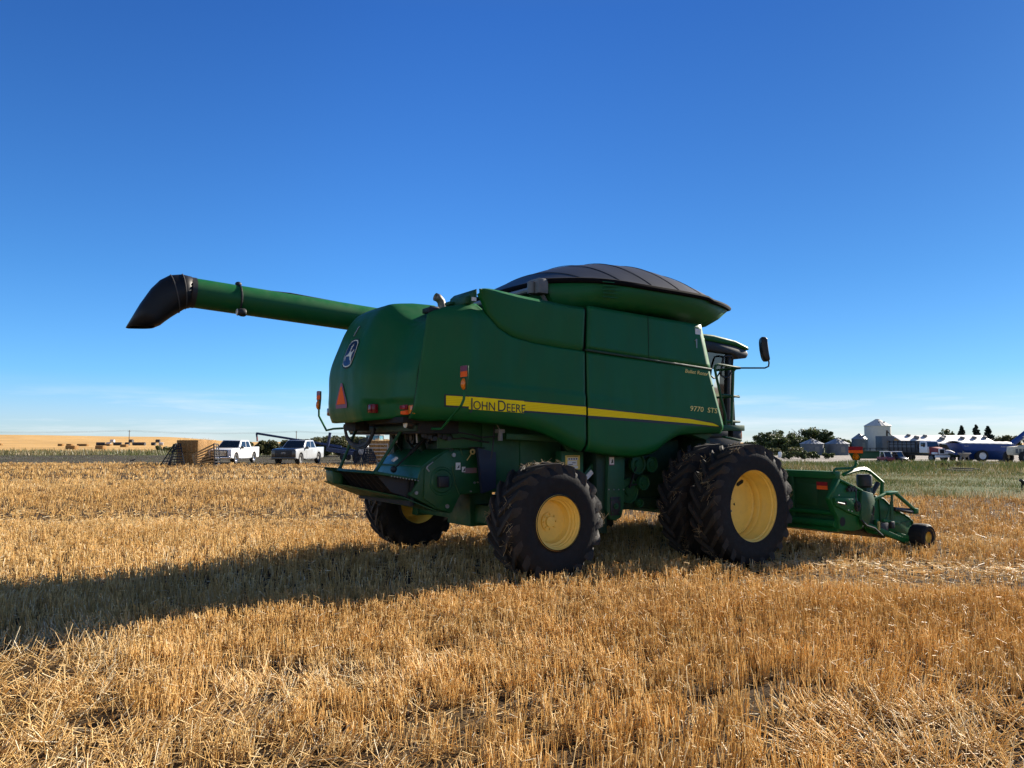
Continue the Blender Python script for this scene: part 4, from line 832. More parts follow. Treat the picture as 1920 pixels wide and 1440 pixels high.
for s in (-1, 1):
    wheel('outer_front_wheel', (3.559, s * 2.333, .885), s, rimprof=rp, disc=(.478, -.165), hub=None, bolts=0, slot=.36, straw=280, **FWD)
    wheel('inner_front_wheel', (3.559, s * 1.66, .885), s, rimprof=rp, disc=(.478, -.0), hub=.22, bolts=10, straw=280, **FWD)
m = MB()
for s in (-1, 1): m.tube([(3.559, s * 1.3, .885), (3.559, s * 2.12, .885)], .15, 20)
m.build('axle_hub', GREYP, CB)
# mirror-image shields on the far side
for src in (SH1, SH2, SHC, SHT):
    c = src.copy(); sc.collection.objects.link(c); c.scale = (1, -1, 1)
    if src is SH1:
        c.data = src.data.copy(); bm = bmesh.new(); bm.from_mesh(c.data); bmesh.ops.delete(bm, geom=[v for v in bm.verts if v.co.x < -1.2], context='VERTS'); bm.to_mesh(c.data); bm.free()

# ---------------------------------------------------------------- pickup header on the front of the combine
HR = thing('pickup_header', 'green pickup header with gauge wheel attached to the front of the combine', 'header', (TX, TY, 0), TH)
YH, XB = -2.82, 5.32
zt = 1.35
m = MB(); m.box(XB, XB + .04, YH, -YH, .52, zt - .06); HB = m.build('back_sheet', GREEN2, HR)
m = MB(); m.box(XB - .05, XB + .09, YH - .02, -YH + .02, zt - .09, zt + .03); m.build('top_beam', GREEN, HR, .012)
m = MB(); m.tube([(XB - .03, YH, .70), (XB - .03, -YH, .70)], .04, 12); m.tube([(XB - .05, YH, .53), (XB - .05, -YH, .53)], .065, 14); m.box(XB - .02, XB + .5, YH, -YH, .40, .48); m.build('lower_tube', GREEN, HR)
for y in (-2.0, -.8, .8, 2.0): MB().box(XB - .055, XB - .001, y - .04, y + .04, .5, zt - .08).build('back_rib', GREEN2, HR, .006)
MB().box(XB - .012, XB - .001, YH + .35, -2.06, .80, 1.16).build('back_panel_plate', GREEN2, HR, .004)
q = U(1550, 911, X=XB - .03); m = MB(); m.box(XB - .012, XB - .004, q.y - .0, q.y + .2, q.z, q.z + .06); m.build('red_reflector', REDREF, HR)
m = MB(); m.box(XB - .012, XB - .004, q.y - .0, q.y + .2, q.z - .065, q.z - .002); m.build('orange_reflector', ORREF, HR)
def hp(pts, Y): return [(p.x, p.z) for p in (U(a, b, Y=Y) for a, b in pts)]
YE = -2.88
m = MB(); m.prism(hp([(1571, 897), (1590, 905), (1613.6, 919), (1628, 926), (1624, 960), (1617, 992), (1599, 996), (1574.6, 993), (1573, 972), (1564, 954.6), (1557, 937)], YE), YE, YE + .10); EP = m.build('end_plate', GREEN, HR, .012)
m = MB(); m.beam(U(1572, 899, Y=YE - .03), U(1551, 936, Y=YE - .03), .05, .05); m.beam(U(1572, 899, Y=YE - .02), U(1615, 920, Y=YE - .02), .06, .035); m.build('end_plate_edge', GREEN, HR, .008)
m = MB(); m.prism(hp([(1560, 933), (1603, 932.5), (1608, 969), (1590, 962), (1563, 948)], YE), YE - .05, YE - .002); m.build('drive_shield', GREEN, HR, .012)
for (px, py, r) in ((1587, 936, .012), (1593.5, 936, .012), (1586, 956, .012), (1592, 958, .012), (1568, 928, .01), (1630, 964, .012), (1568, 943, .01)): q = U(px, py, Y=YE); MB().ball((q.x, YE - .05, q.z), r, 6, 4).build('bolt', WHITE, HR)
m = MB(); q = U(1576, 943, Y=YE); m.box(q.x - .09, q.x + .09, YE - .058, YE - .049, q.z - .03, q.z + .025); q = U(1602, 949, Y=YE); m.lathe([(.02, -.03), (.06, -.03), (.085, -.02), (.09, 0)], (q.x, YE - .05, q.z), n=18); m.build('shield_slot', HOLE, HR)
m = MB(); m.tube([U(1570, 942, Y=YE - .06), U(1583, 945, Y=YE - .06)], .016, 6); m.build('shield_latch', STEEL, HR)
m = MB(); q = U(1579.5, 978, Y=YE); m.lathe([(.001, -.004), (.075, -.004), (.075, 0)], (q.x, YE - .002, q.z), n=20); m.build('round_hole', HOLE, HR)
m = MB(); m.prism(hp([(1610, 919), (1630, 925), (1634, 940), (1626, 970), (1620, 990), (1608, 975), (1608, 940)], YE), YE - .07, YE - .02); m.build('drive_housing', GREEN2, HR, .01)
m = MB(); pts = hp([(1581, 890), (1598, 884), (1612, 880), (1621, 880), (1628, 882), (1640, 892), (1655, 905)], YE + .05)
m.tube([(p[0], YE + .05, p[1]) for p in pts], .036, 4); a, b = hp([(1654, 905), (1653, 932)], YE + .05); m.beam((a[0], YE + .05, a[1]), (b[0], YE + .05, b[1]), .045, .045); m.build('lift_arch', GREEN, HR)
q0, q1 = U(1623, 889.5, Y=YE + .1), U(1623, 914, Y=YE + .1); m = MB(); m.lathe([(.001, 0), (.10, 0), (.125, .03), (.128, q0.z - q1.z - .03), (.11, q0.z - q1.z), (.001, q0.z - q1.z)], (q1.x, YE + .12, q1.z), 'z', 20); m.build('accumulator_canister', BLACK, HR)
MB().box(q1.x - .10, q1.x + .10, YE + .02, YE + .16, .45, q1.z).build('canister_column', DKGREEN, HR, .01)
m = MB(); m.tube([U(1646, 906, Y=YE + .05), U(1635, 925, Y=YE + .05)], .04, 10); m.tube([U(1676, 954, Y=YE), U(1710, 960, Y=YE)], .035, 10); m.build('hydraulic_cylinder', BLACK, HR)
m = MB(); a, b, c, d = (U(*p, Y=YE) for p in ((1631, 941), (1660, 926), (1677, 923), (1716, 957)))
m.beam(a, b, .045, .05); m.beam(b, c, .15, .05); m.beam(c, d, .05, .055); m.box(d.x - .07, d.x + .05, YE - .04, YE + .06, d.z - .06, d.z + .04); m.build('hold_down_arm', GREEN, HR, .01)
m = MB(); m.tube([U(1672, 928, Y=YE), U(1672, 955, Y=YE)], .022, 8); m.tube([U(1672, 940, Y=YE), U(1671, 985, Y=YE)], .03, 8); m.tube([U(1669, 948, Y=YE), U(1660, 978, Y=YE)], .012, 6); m.build('arm_support', GREEN2, HR)
m = MB(); m.tube([(U(1716, 957, Y=YE).x, YE, U(1716, 957, Y=YE).z), (U(1716, 957, Y=YE).x, 2.8, U(1716, 957, Y=YE).z)], .03, 8)
for k in range(26): y = -2.6 + 5.2 * k / 25; p = U(1716, 957, Y=YE); m.tube([(p.x, y, p.z), (p.x - .35, y, p.z - .22), (p.x - .8, y, p.z - .30)], .008, 5)
m.build('windguard', BLACK, HR)
m = MB(); m.prism(hp([(1630, 929), (1640, 930), (1656, 935), (1674, 953), (1702, 969), (1711, 978), (1711, 999), (1706, 1018), (1697, 1020), (1684, 1012), (1628, 999), (1620, 990)], -2.72), -2.74, -2.70); m.build('pickup_side_shield', GREEN, HR, .006)
m = MB(); pts = hp([(1640, 930), (1656, 935), (1674, 953), (1702, 969), (1711, 978), (1711, 999), (1706, 1018)], -2.75); m.tube([(p[0], -2.75, p[1]) for p in pts], .016, 6); m.beam(U(1648, 936, Y=-2.75), U(1652, 985, Y=-2.75), .02, .03); m.beam(U(1676, 985, Y=-2.75), U(1711, 975, Y=-2.75), .015, .02); m.build('shield_flange', GREEN2, HR)
m = MB(); m.beam(U(1625, 984, Y=YE), U(1706, 1018, Y=YE - .1), .07, .08); m.beam(U(1655, 976, Y=YE), U(1683, 980, Y=YE), .05, .05); m.beam(U(1643, 974, Y=YE), U(1643, 1000, Y=YE), .05, .06); m.beam(U(1680, 1002, Y=YE), U(1710, 1010, Y=YE - .15), .05, .08); m.prism(hp([(1680, 1008), (1706, 1008), (1706, 1020), (1697, 1022)], YE), YE - .05, YE + .03); m.build('pickup_frame', GREEN, HR, .008)
m = MB(); q = U(1653, 990, Y=YE); m.box(q.x - .12, q.x + .12, YE - .06, YE + .04, q.z - .10, q.z + .09); q = U(1668, 984, Y=YE); m.box(q.x - .05, q.x + .05, YE - .07, YE, q.z - .06, q.z + .06); m.build('control_valve', BLACK, HR, .012)
q = U(1646.5, 986, Y=YE - .05); MB().box(q.x - .022, q.x + .022, YE - .075, YE - .055, q.z - .07, q.z + .07).build('yellow_height_gauge', mat('pale_yellow', (.5, .4, .12), .5), HR)
m = MB(); m.tube([U(1615, 975, Y=YE - .08), U(1625, 985, Y=YE - .12), U(1640, 990, Y=YE - .1), U(1655, 1004, Y=YE - .1)], .014, 6); m.tube([U(1634, 944, Y=YE - .05), U(1639, 953, Y=YE - .08), U(1637, 966, Y=YE - .06)], .014, 6); m.tube([U(1605, 920, Y=YE - .1), U(1605, 935, Y=YE - .12), U(1607, 955, Y=YE - .08)], .01, 6)
for k in range(5): q = U(1588 + 3 * k, 918 - (k % 2) * 4, Y=YE); m.box(q.x - .03, q.x + .03, YE - .05, YE, q.z - .03, q.z + .03)
m.build('hydraulic_hoses', BLACK, HR)
# belt pickup and auger between the end plates
m = MB(); m.prism([(5.35, .40), (6.2, .34), (6.95, .16), (6.98, .22), (6.9, .34), (6.2, .46), (5.35, .48)], -2.68, 2.68); m.build('pickup_belt', BLACK, HR, .02)
m = MB(); m.tube([(5.75, -2.75, .80), (5.75, 2.75, .80)], .20, 20); 
for k in range(120): t = k * .42; y = -2.7 + 5.4 * k / 119; m.beam((5.75 + .2 * math.cos(t), y, .8 + .2 * math.sin(t)), (5.75 + .32 * math.cos(t), y, .8 + .32 * math.sin(t)), .06, .012)
m.build('table_auger', GREEN2, HR)
m = MB(); m.box(5.3, 7.0, 2.74, 2.84, .42, 1.1); m.build('far_end_plate', GREEN2, HR, .02)
# gauge wheel
wc = U(1734, 1016.5, Y=-3.16); GW = bpy.data.objects.new('gauge_wheel', None); sc.collection.objects.link(GW); GW.parent = HR; GW.location = (wc.x - .02, -3.12, max(wc.z, .21))
m = MB(); m.lathe([(.10, -.12), (.14, -.14), (.20, -.14), (.225, -.11), (.232, -.03), (.232, .03), (.225, .11), (.20, .14), (.14, .14), (.10, .12)], n=40); m.build('tyre', RUBBER, GW, smooth=30)
m = MB(); m.lathe([(.002, -.07), (.045, -.07), (.05, -.05), (.13, -.05), (.14, -.12), (.152, -.142)], n=32); m.lathe([(.12, .12), (.11, .0), (.002, 0)], n=32); m.build('rim', YELLOW, GW, smooth=40)
m = MB(); m.tube([(wc.x, -2.8, wc.z + .02), (wc.x, -3.0, wc.z + .02)], .035, 8); m.beam((wc.x - .35, -2.82, wc.z + .12), (wc.x, -2.82, wc.z + .02), .06, .07); m.build('wheel_arm', GREEN, HR)
# warning lamp on the header
YL = YE + .05
m = MB(); m.tube([U(a, b, Y=YL) for a, b in ((1563, 889), (1564, 882), (1568, 879), (1597, 878), (1603, 875), (1605, 870), (1605, 863))], .022, 8); WA = m.build('warning_lamp_arm', GREEN, HR)
p = U(1605, 863, Y=YL); a0 = U(1589, 838, Y=YL); pw = .13
m = MB(); m.prism([(p.y - .06, p.z + .0), (p.y + .06, p.z), (p.y + pw, p.z + .12), (p.y + pw, p.z + .23), (p.y - pw, p.z + .23), (p.y - pw, p.z + .12)], p.x + .0, p.x + .012, 'x'); m.build('lamp_bracket', GREEN2, WA)
MB().box(p.x - .006, p.x - .001, p.y - pw, p.y + pw, p.z + .12, p.z + .168).build('orange_strip', ORREF, WA); MB().box(p.x - .006, p.x - .001, p.y - pw, p.y + pw, p.z + .17, p.z + .23).build('red_strip', REDREF, WA)
m = MB(); m.lathe([(.001, -.05), (.035, -.045), (.055, -.02), (.06, 0), (.06, .02)], (p.x, p.y, p.z + .06), 'x', 20); m.build('amber_lamp', lens_mat('translucent_amber_lens', (1.0, .36, .015)), WA)
# ---------------------------------------------------------------- stubble, straw litter and weeds
def sector(n, y0, y1, amax=.86, pw=1.0):
    """points spread evenly over the ground inside a wide wedge in front of the camera"""
    y = np.sqrt(y0 ** 2 + (y1 ** 2 - y0 ** 2) * rng.random(n)); a = (rng.random(n) * 2 - 1) * amax; return a * (y + 2.6), y
RD = R(31); RU = np.array([math.cos(RD), math.sin(RD)]); RP = np.array([-RU[1], RU[0]])
def rows(x, y, sp=.20, sg=.03):
    v = x * RP[0] + y * RP[1]; vr = np.round(v / sp) * sp + rng.normal(size=len(x)) * sg; d = vr - v; return x + RP[0] * d, y + RP[1] * d
def to_cb(x, y): dx, dy = x - TX, y - TY; return dx * FW[0] + dy * FW[1], dx * LF[0] + dy * LF[1]
def masks(x, y):
    cx, cy = to_cb(x, y)
    lodge = ss(.47, .64, vnoise(x + 300, y + 300, 1.7, 11) * .65 + vnoise(x + 300, y + 300, .6, 12) * .35) * ss(7.6, 6.0, y + .55 * np.clip(x, -4, 1.5))
    track = np.maximum(np.exp(-((cy + 2.0) / .42) ** 2), np.exp(-((cy - 2.0) / .42) ** 2)) * ss(5.5, 4.5, cx) * .0
    tyres = (np.abs(np.abs(cy) - 1.98) < .27) & (np.abs(cx) < .26) | (np.abs(np.abs(cy) - 2.0) < .54) & (np.abs(cx - 3.56) < .26)
    swL = .8 * np.exp(-((y - 19.5 - .03 * x) / 2.4) ** 2) * (.5 + .5 * vnoise(x + 400, y + 400, 1.6, 23)) * ss(3, 0, x)
    swR = np.exp(-((y - 12.3 + .30 * (x - 4)) / .75) ** 2) * ss(2.6, 4.0, x) + np.exp(-((y - 15.5 + .3 * (x - 6)) / .6) ** 2) * ss(5.5, 7.5, x) * .6
    tramp = ss(.45, .6, vnoise(x + 300, y + 300, 1.3, 21)) * np.exp(-((y - 10.6 + .20 * (x - 4)) / .75) ** 2) * ss(2.2, 3.8, x)
    return lodge, tyres, np.clip(swL + swR, 0, 1), tramp
def bare(x, y): return ss(.60, .70, vnoise(x + 700, y + 700, .21, 91) * .62 + vnoise(x + 700, y + 700, .8, 92) * .38) * (.25 + .75 * ss(8.5, 6.5, y + .35 * np.clip(x, -4, 2)))
def edge_ok(x, y): return y < np.interp(x, EDGE[:, 0], EDGE[:, 1]) - .3
B, V, RR_, T = [], [], [], []
for nc, y0, y1, wmul, per in ((17000, 2.6, 9.5, 1.15, 6), (17500, 9.5, 18, 1.6, 5), (16500, 18, 36, 2.6, 5), (13000, 36, 66, 4.6, 5)):
    cx, cy = sector(nc, y0, y1); cx, cy = rows(cx, cy, .24 if y1 < 20 else .34, .040 if y1 < 20 else .09)
    k = np.repeat(np.arange(nc), rng.integers(2, per * 2 - 1, nc)); n = len(k); spr = .021 * (1 if y1 < 20 else 2.2); off = rng.normal(size=(n, 2)) * spr
    x, y = cx[k] + off[:, 0], cy[k] + off[:, 1]; clean = rng.normal(size=(nc, 2))[k] * .07; ctall = (.86 + .28 * rng.random(nc))[k]; ctint = (rng.normal(size=nc) * .10)[k]
    lodge, tyr, sw, tramp = masks(x, y); patch = vnoise(x + 200, y + 200, 3.1, 31)
    keep = edge_ok(x, y) & ~tyr & (rng.random(n) > .62 * sw) & (rng.random(n) > .75 * tramp) & (rng.random(n) > .45 * lodge) & (rng.random(n) > .92 * bare(x, y))
    x, y, lodge, sw, tramp, patch, off, clean, ctall, ctint = (q[keep] for q in (x, y, lodge, sw, tramp, patch, off, clean, ctall, ctint)); n = len(x)
    tall = .135 + .09 * patch + .065 * ss(-1, 3, x) * ss(11, 8, y)
    h = tall * ctall * (.60 + .5 * rng.random(n)) * (1 - .45 * sw) * (1 - .5 * tramp)
    ln = rng.normal(size=(n, 2)) * (.07 + .10 * rng.random(n))[:, None] + off * (2.6 / (spr / .021)) + clean; wind = np.stack([vnoise(x + 100, y + 100, .9, 41) - .5, vnoise(x + 100, y + 100, .9, 42) - .5], 1)
    ln += wind * (.18 + 2.0 * lodge)[:, None] * 1.1 + rng.normal(size=(n, 2)) * (.6 * lodge)[:, None]
    v = np.stack([ln[:, 0], ln[:, 1], np.ones(n)], 1); v /= np.linalg.norm(v, axis=1, keepdims=True); v *= h[:, None]
    B.append(np.stack([x, y, gz(x, y) - .012], 1)); V.append(v); RR_.append((.0015 + .0012 * rng.random(n)) * wmul)
    band = (vnoise(x * .10 + 900, y + 900, 1.9, 77) - .5) * (.55 if y1 > 20 else .12)
    T.append(np.clip((.46 if y1 < 20 else .36) + band + ctint + .20 * rng.normal(size=n) + .22 * (patch - .5) + .25 * sw + .15 * lodge, 0, 1))
    if y1 < 20:                                                 # snapped tops
        k = rng.random(n) < .18; nb = k.sum(); tip = B[-1][k] + V[-1][k]; d = rng.normal(size=(nb, 3)); d[:, 2] = -abs(d[:, 2]) * .7; d /= np.linalg.norm(d, axis=1, keepdims=True)
        B.append(tip - [0, 0, .002]); V.append(d * (.03 + .07 * rng.random(nb))[:, None]); RR_.append((.0015 + .001 * rng.random(nb)) * wmul); T.append(np.clip(.6 + .25 * rng.normal(size=nb), 0, 1))
o = blades('wheat_stubble', np.concatenate(B), np.concatenate(V), np.concatenate(RR_), np.concatenate(T), STRAW, 3)
tag(o, 'golden cut wheat stubble standing in rows across the field', 'stubble', kind='stuff')
B, V, RR_, T = [], [], [], []
for n, y0, y1, wmul in ((90000, 2.6, 9.5, 1.0), (62000, 9.5, 18, 1.6), (52000, 18, 34, 2.8), (26000, 34, 64, 5)):
    x, y = sector(n, y0, y1); lodge, tyr, sw, tramp = masks(x, y); dens = .13 + .48 * lodge + .75 * sw + .15 * tramp + .35 * (vnoise(x + 90, y + 90, .8, 51) > .55)
    keep = edge_ok(x, y) & (rng.random(n) < dens) & (rng.random(n) > .85 * bare(x, y)); x, y, lodge, sw = x[keep], y[keep], lodge[keep], sw[keep]; n = len(x)
    az = rng.random(n) * 6.283; el = np.abs(rng.normal(size=n)) * (.16 + .22 * lodge); L = (.05 + .20 * rng.random(n) ** 1.6) * (1 + .25 * lodge)
    v = np.stack([np.cos(az) * np.cos(el), np.sin(az) * np.cos(el), np.sin(el)], 1) * L[:, None]
    B.append(np.stack([x, y, gz(x, y) + .004 + (.035 + .05 * sw) * rng.random(n) ** 1.5], 1)); V.append(v); RR_.append((.0017 + .0014 * rng.random(n)) * wmul)
    T.append(np.clip((.60 if y1 < 20 else .42) + .24 * rng.normal(size=n) + .16 * sw, 0, 1))
o = blades('loose_straw', np.concatenate(B), np.concatenate(V), np.concatenate(RR_), np.concatenate(T), STRAW, 3)
tag(o, 'loose pale straw and chaff lying between the stubble rows', 'straw', kind='stuff')
# weeds and grass beyond the stubble
B, V, RR_, T = [], [], [], []
def patchy(n, y0, y1, a0, a1, hfun, wmul, tfun, keepf):
    y = np.sqrt(y0 ** 2 + (y1 ** 2 - y0 ** 2) * rng.random(n)); x = (a0 + (a1 - a0) * rng.random(n)) * y; keep = keepf(x, y) & (rng.random(n) < .25 + .75 * vnoise(x + 600, y + 300, 2.6, 61)); x, y = x[keep], y[keep]; n = len(x)
    h = hfun(x, y) * (.4 + .8 * rng.random(n)); ln = rng.normal(size=(n, 2)) * .28
    v = np.stack([ln[:, 0], ln[:, 1], np.ones(n)], 1); v /= np.linalg.norm(v, axis=1, keepdims=True)
    B.append(np.stack([x, y, gz(x, y) - .02], 1)); V.append(v * h[:, None]); RR_.append(wmul * (.6 + .8 * rng.random(n))); T.append(np.clip(tfun(x, y) + .18 * rng.normal(size=n), 0, 1))
beyond = lambda x, y: y > np.interp(x, EDGE[:, 0], EDGE[:, 1]) - .4
patchy(60000, 22, 46, .22, .86, lambda x, y: .05 + .14 * vnoise(x + 50, y + 50, 2, 62) + .25 * ss(2.2, .2, y - np.interp(x, EDGE[:, 0], EDGE[:, 1])) * vnoise(x + 50, y + 50, .9, 63), .010, lambda x, y: .30 + .45 * vnoise(x + 70, y + 70, 3.0, 64) + .25 * ss(3, 0, y - np.interp(x, EDGE[:, 0], EDGE[:, 1])), beyond)
patchy(60000, 44, 80, .20, .86, lambda x, y: .14 + .42 * ss(46, 56, y) * vnoise(x + 50, y + 50, 2.4, 65), .018, lambda x, y: .10 + .55 * vnoise(x + 70, y + 70, 4.0, 66), beyond)
patchy(26000, 60, 105, -.86, .05, lambda x, y: .06 + .10 * vnoise(x + 50, y + 50, 3, 67), .018, lambda x, y: .15 + .35 * vnoise(x + 70, y + 70, 5, 68), beyond)
patchy(30000, 98, 126, -.86, .05, lambda x, y: .30 + .55 * vnoise(x + 50, y + 50, 3, 69), .03, lambda x, y: .38 + .35 * vnoise(x + 70, y + 70, 6, 70), beyond)
o = blades('weeds_and_grass', np.concatenate(B), np.concatenate(V), np.concatenate(RR_), np.concatenate(T), WEED, 1, taper=.35)
tag(o, 'dry weeds and rough grass beyond the stubble edge', 'grass', kind='stuff')
# ---------------------------------------------------------------- background
def base(px, Y):
    x = at(px, 800, Y).x; return Vector((x, Y, float(gz(x, Y))))
def mpp(Y): return Y / FOCAL
WPAINT = mat('white_vehicle_paint', (.78, .78, .78), .3, var=.03, coat=.5); SILVER = mat('silver_vehicle_paint', (.42, .44, .46), .3, .2, var=.04, coat=.5)
DARKP = mat('black_hood_and_shade_paint', (.015, .017, .02), .3, var=.1, coat=.4); CHROME = mat('chrome', (.6, .6, .62), .2, .9, var=.05); TYREM = mat('small_tyre_rubber', (.015, .015, .016), .8, var=.2)
HAY = mat('packed_straw_bale', (.25, .135, .042), .9, var=.5, scale=9, bump=1.0, bscale=26); OLDW = mat('weathered_wood', (.42, .25, .105), .85, var=.4, scale=8, bump=.3); GATEM = mat('dark_gate_steel', (.022, .024, .028), .55, .3, var=.3)
GALV = mat('shaded_galvanised_steel', (.10, .115, .135), .5, .25, var=.15, scale=2, dirt=(.09, .08, .07), dirt_amt=.3); ROOFG = mat('sunlit_galvanised_roof', (.27, .28, .29), .4, .4, var=.15, scale=3); BLUE = mat('blue_machine_paint', (.007, .050, .23), .45, var=.15, scale=3, dirt=(.10, .10, .10), dirt_amt=.25)  # bin walls darkened and roofs lightened: shade and sun put into the colour
BARNW = mat('dark_barn_boards', (.060, .048, .038), .9, var=.4, scale=2.5, bump=.3); ROOFW = mat('worn_white_roof_metal', (.66, .65, .63), .42, .15, var=.22, scale=1.3, dirt=(.25, .19, .15), dirt_amt=.95); CREAM = mat('cream_machine_paint', (.62, .56, .42), .45, var=.12, dirt=(.3, .25, .18), dirt_amt=.4)
REDP = mat('dull_red_paint', (.22, .035, .04), .5, var=.2); POLE = mat('grey_pole_wood', (.12, .10, .085), .9, var=.3, scale=5); WRAP = mat('dark_bale_wrap', (.035, .033, .036), .5, var=.4, scale=2); WRAPW = mat('pale_bale_wrap', (.42, .42, .44), .5, var=.2, scale=2); CONC = mat('pale_timber', (.38, .33, .27), .8, var=.3, scale=6)

def pickup(label, loc, rz, paint, hood, letters):
    t = thing('pickup_truck', label, 'pickup truck', loc, rz, 'white pickups parked on the dirt')
    def arch(xc, r=.50): return [(xc + r * math.cos(a), .45 + r * math.sin(a) * 1.02) for a in np.linspace(math.pi, 0, 11)]
    prof = [(-2.95, .60), (-2.90, .48)] + arch(-1.85) + arch(1.92) + [(2.75, .48), (2.95, .55), (2.98, .98), (2.92, 1.16), (2.75, 1.22), (1.15, 1.30), (1.1, 1.28), (-1.40, 1.28), (-1.45, 1.33), (-2.95, 1.36)]
    m = MB(); m.prism(prof, -1.0, 1.0); m.build('body', paint, t, .05, seg=3)
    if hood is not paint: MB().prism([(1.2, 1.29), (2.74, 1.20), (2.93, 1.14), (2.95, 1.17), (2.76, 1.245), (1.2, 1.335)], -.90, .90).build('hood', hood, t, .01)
    b0 = [(1.28, -.95, 1.27), (1.28, .95, 1.27), (-1.42, .95, 1.27), (-1.42, -.95, 1.27)]; b1 = [(.45, -.76, 1.93), (.45, .76, 1.93), (-1.15, .76, 1.93), (-1.15, -.76, 1.93)]
    m = MB(); m.loft([b0, b1]); m.build('cab', paint, t, .04)
    L = lambda i, u: Vector(b0[i]).lerp(Vector(b1[i]), u)
    def pane(i, j, s0, s1, u0, u1, nm):
        q = [L(i, u).lerp(L(j, u), s) for s, u in ((s0, u0), (s1, u0), (s1, u1), (s0, u1))]; n = (q[1] - q[0]).cross(q[3] - q[0]).normalized(); c = sum(q, Vector()) / 4
        if n.dot(c - Vector((0, 0, 1.5))) < 0: n = -n
        m = MB(); m.loft([[p + n * .008 for p in q], [p - n * .01 for p in q]]); return m.build(nm, DGLASS, t)
    pane(0, 1, .05, .95, .05, .90, 'windscreen')
    for i, j in ((1, 2), (0, 3)): pane(i, j, .10, .52, .08, .84, 'side_window'); pane(i, j, .56, .90, .08, .84, 'side_window')
    if letters != 'chrome': MB().box(2.84, 2.995, -.985, .985, .50, 1.165).build('front_shade_cover', DARKP, t, .04)  # black box over the pale front paints its shade
    m = MB(); m.box(2.93, 3.01, -.70, .70, .60, 1.12); G = m.build('grille', BLACK, t, .03)
    m = MB()
    for z in (.72, .82, .92, 1.02): m.box(3.0, 3.02, -.62, .62, z - .018, z + .018)
    if letters == 'chrome': m.build('grille_bar', CHROME, G)
    o, w = text_mesh('w', 'GMC', .12, WHITE, None, (0, 0)); bpy.data.objects.remove(o); text_mesh('grille_lettering', 'GMC', .12, WHITE, G, (0, 0), rot=lambda x, y, z: (3.022 + z, x - w / 2, .86 + y))
    m = MB(); m.box(2.85, 3.06, -.98, .98, .42, .60); m.build('front_bumper', CHROME if letters == 'chrome' else DARKP, t, .03)  # dark bumper colour stands in for shade on the second truck
    for s in (-1, 1):
        MB().box(2.80, 2.965, s * .70 if s > 0 else -.97, .97 if s > 0 else -.70, .88, 1.10).build('headlight', LENS, t, .03)
        m = MB(); m.box(1.0, 1.15, s * .98 if s > 0 else -1.25, 1.25 if s > 0 else -.98, 1.22, 1.42); m.build('door_mirror', DARKP, t, .03)
        m = MB(); m.box(.82, .83, s * 1.001 - .002, s * 1.001 + .002, .6, 1.25); m.box(-.30, -.29, s * 1.001 - .002, s * 1.001 + .002, .6, 1.25); m.build('door_gap', HOLE, t); 
        m = MB(); m.box(-.9, 1.2, s * 1.0 - .06, s * 1.0 + .06, .40, .46); m.build('running_board', CHROME, t)
        for xc in (-1.85, 1.92):
            w_ = bpy.data.objects.new('wheel', None); sc.collection.objects.link(w_); w_.parent = t; w_.location = (xc, s * .86, .42)
            m = MB(); m.lathe([(.25, -.13), (.36, -.14), (.415, -.09), (.42, 0), (.415, .09), (.36, .14), (.25, .13)], n=28); m.build('tyre', TYREM, w_)
            m = MB(); m.lathe([(.26, .12 * s), (.23, .10 * s), (.20, .06 * s), (.002, .08 * s)], n=28); m.lathe([(.26, -.12), (.2, 0), (.26, .12)], n=28); m.build('rim', CHROME if letters == 'chrome' else GREYP, w_)
    return t
def facing(px, u, v):                                    # heading given in the line of sight's own frame -> world angle
    a = math.atan((px - 960) / FOCAL); r_, f_ = Vector((math.cos(a), -math.sin(a), 0)), Vector((math.sin(a), math.cos(a), 0)); d = r_ * u + f_ * v; return d.normalized()
for label, px, Y, paint, hood, lt in (('white pickup truck with chrome grille parked beside the bale stack and gates', 412, 61.5, WPAINT, WPAINT, 'chrome'), ('silver white pickup truck with black hood and grille, front darkened to stand for shade, parked in the open', 533, 60, SILVER, DARKP, 'black')):
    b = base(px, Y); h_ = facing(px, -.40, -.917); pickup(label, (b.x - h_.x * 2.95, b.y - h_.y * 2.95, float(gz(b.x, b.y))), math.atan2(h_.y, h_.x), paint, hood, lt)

# straw bale stacks with leaning gates
def bale(loc, rz, dims, label, group, mt=HAY):
    l, w, h = dims; m = MB()
    n = 10
    def f(u, v, w_): return (u, v, w_)
    m.box(-l / 2, l / 2, -w / 2, w / 2, 0, h); o = m.build('straw_bale', mt, None, .04); o.location = loc; o.rotation_euler = (0, 0, rz)
    for k in range(5): x = -l / 2 + l * (k + .5) / 5; q = MB(); q.box(x - .012, x + .012, -w / 2 - .006, w / 2 + .006, -.0, h + .006); s_ = q.build('twine', OLDW, o)
    if 'far field' not in group:
        nb = 500; side = rng.integers(0, 3, nb); p = np.stack([(rng.random(nb) - .5) * l, (rng.random(nb) - .5) * w, rng.random(nb) * h], 1); p[side == 0, 1] = -w / 2; p[side == 1, 0] = l / 2; p[side == 2, 2] = h
        p[side == 1, 0] *= np.sign(rng.random((side == 1).sum()) - .5); p[side == 0, 1] *= np.sign(rng.random((side == 0).sum()) - .5); v = rng.normal(size=(nb, 3)) * .10
        q = blades('loose_ends', p, v, .006, rng.random(nb) * .8, STRAW, 1, o); q['kind'] = 'stuff'
    return tag(o, label, 'straw bale', group)
e1, e2 = facing(372, -.85, .53), facing(372, .53, .85); c = base(372, 60.0); rz1 = math.atan2(e1.y, e1.x)
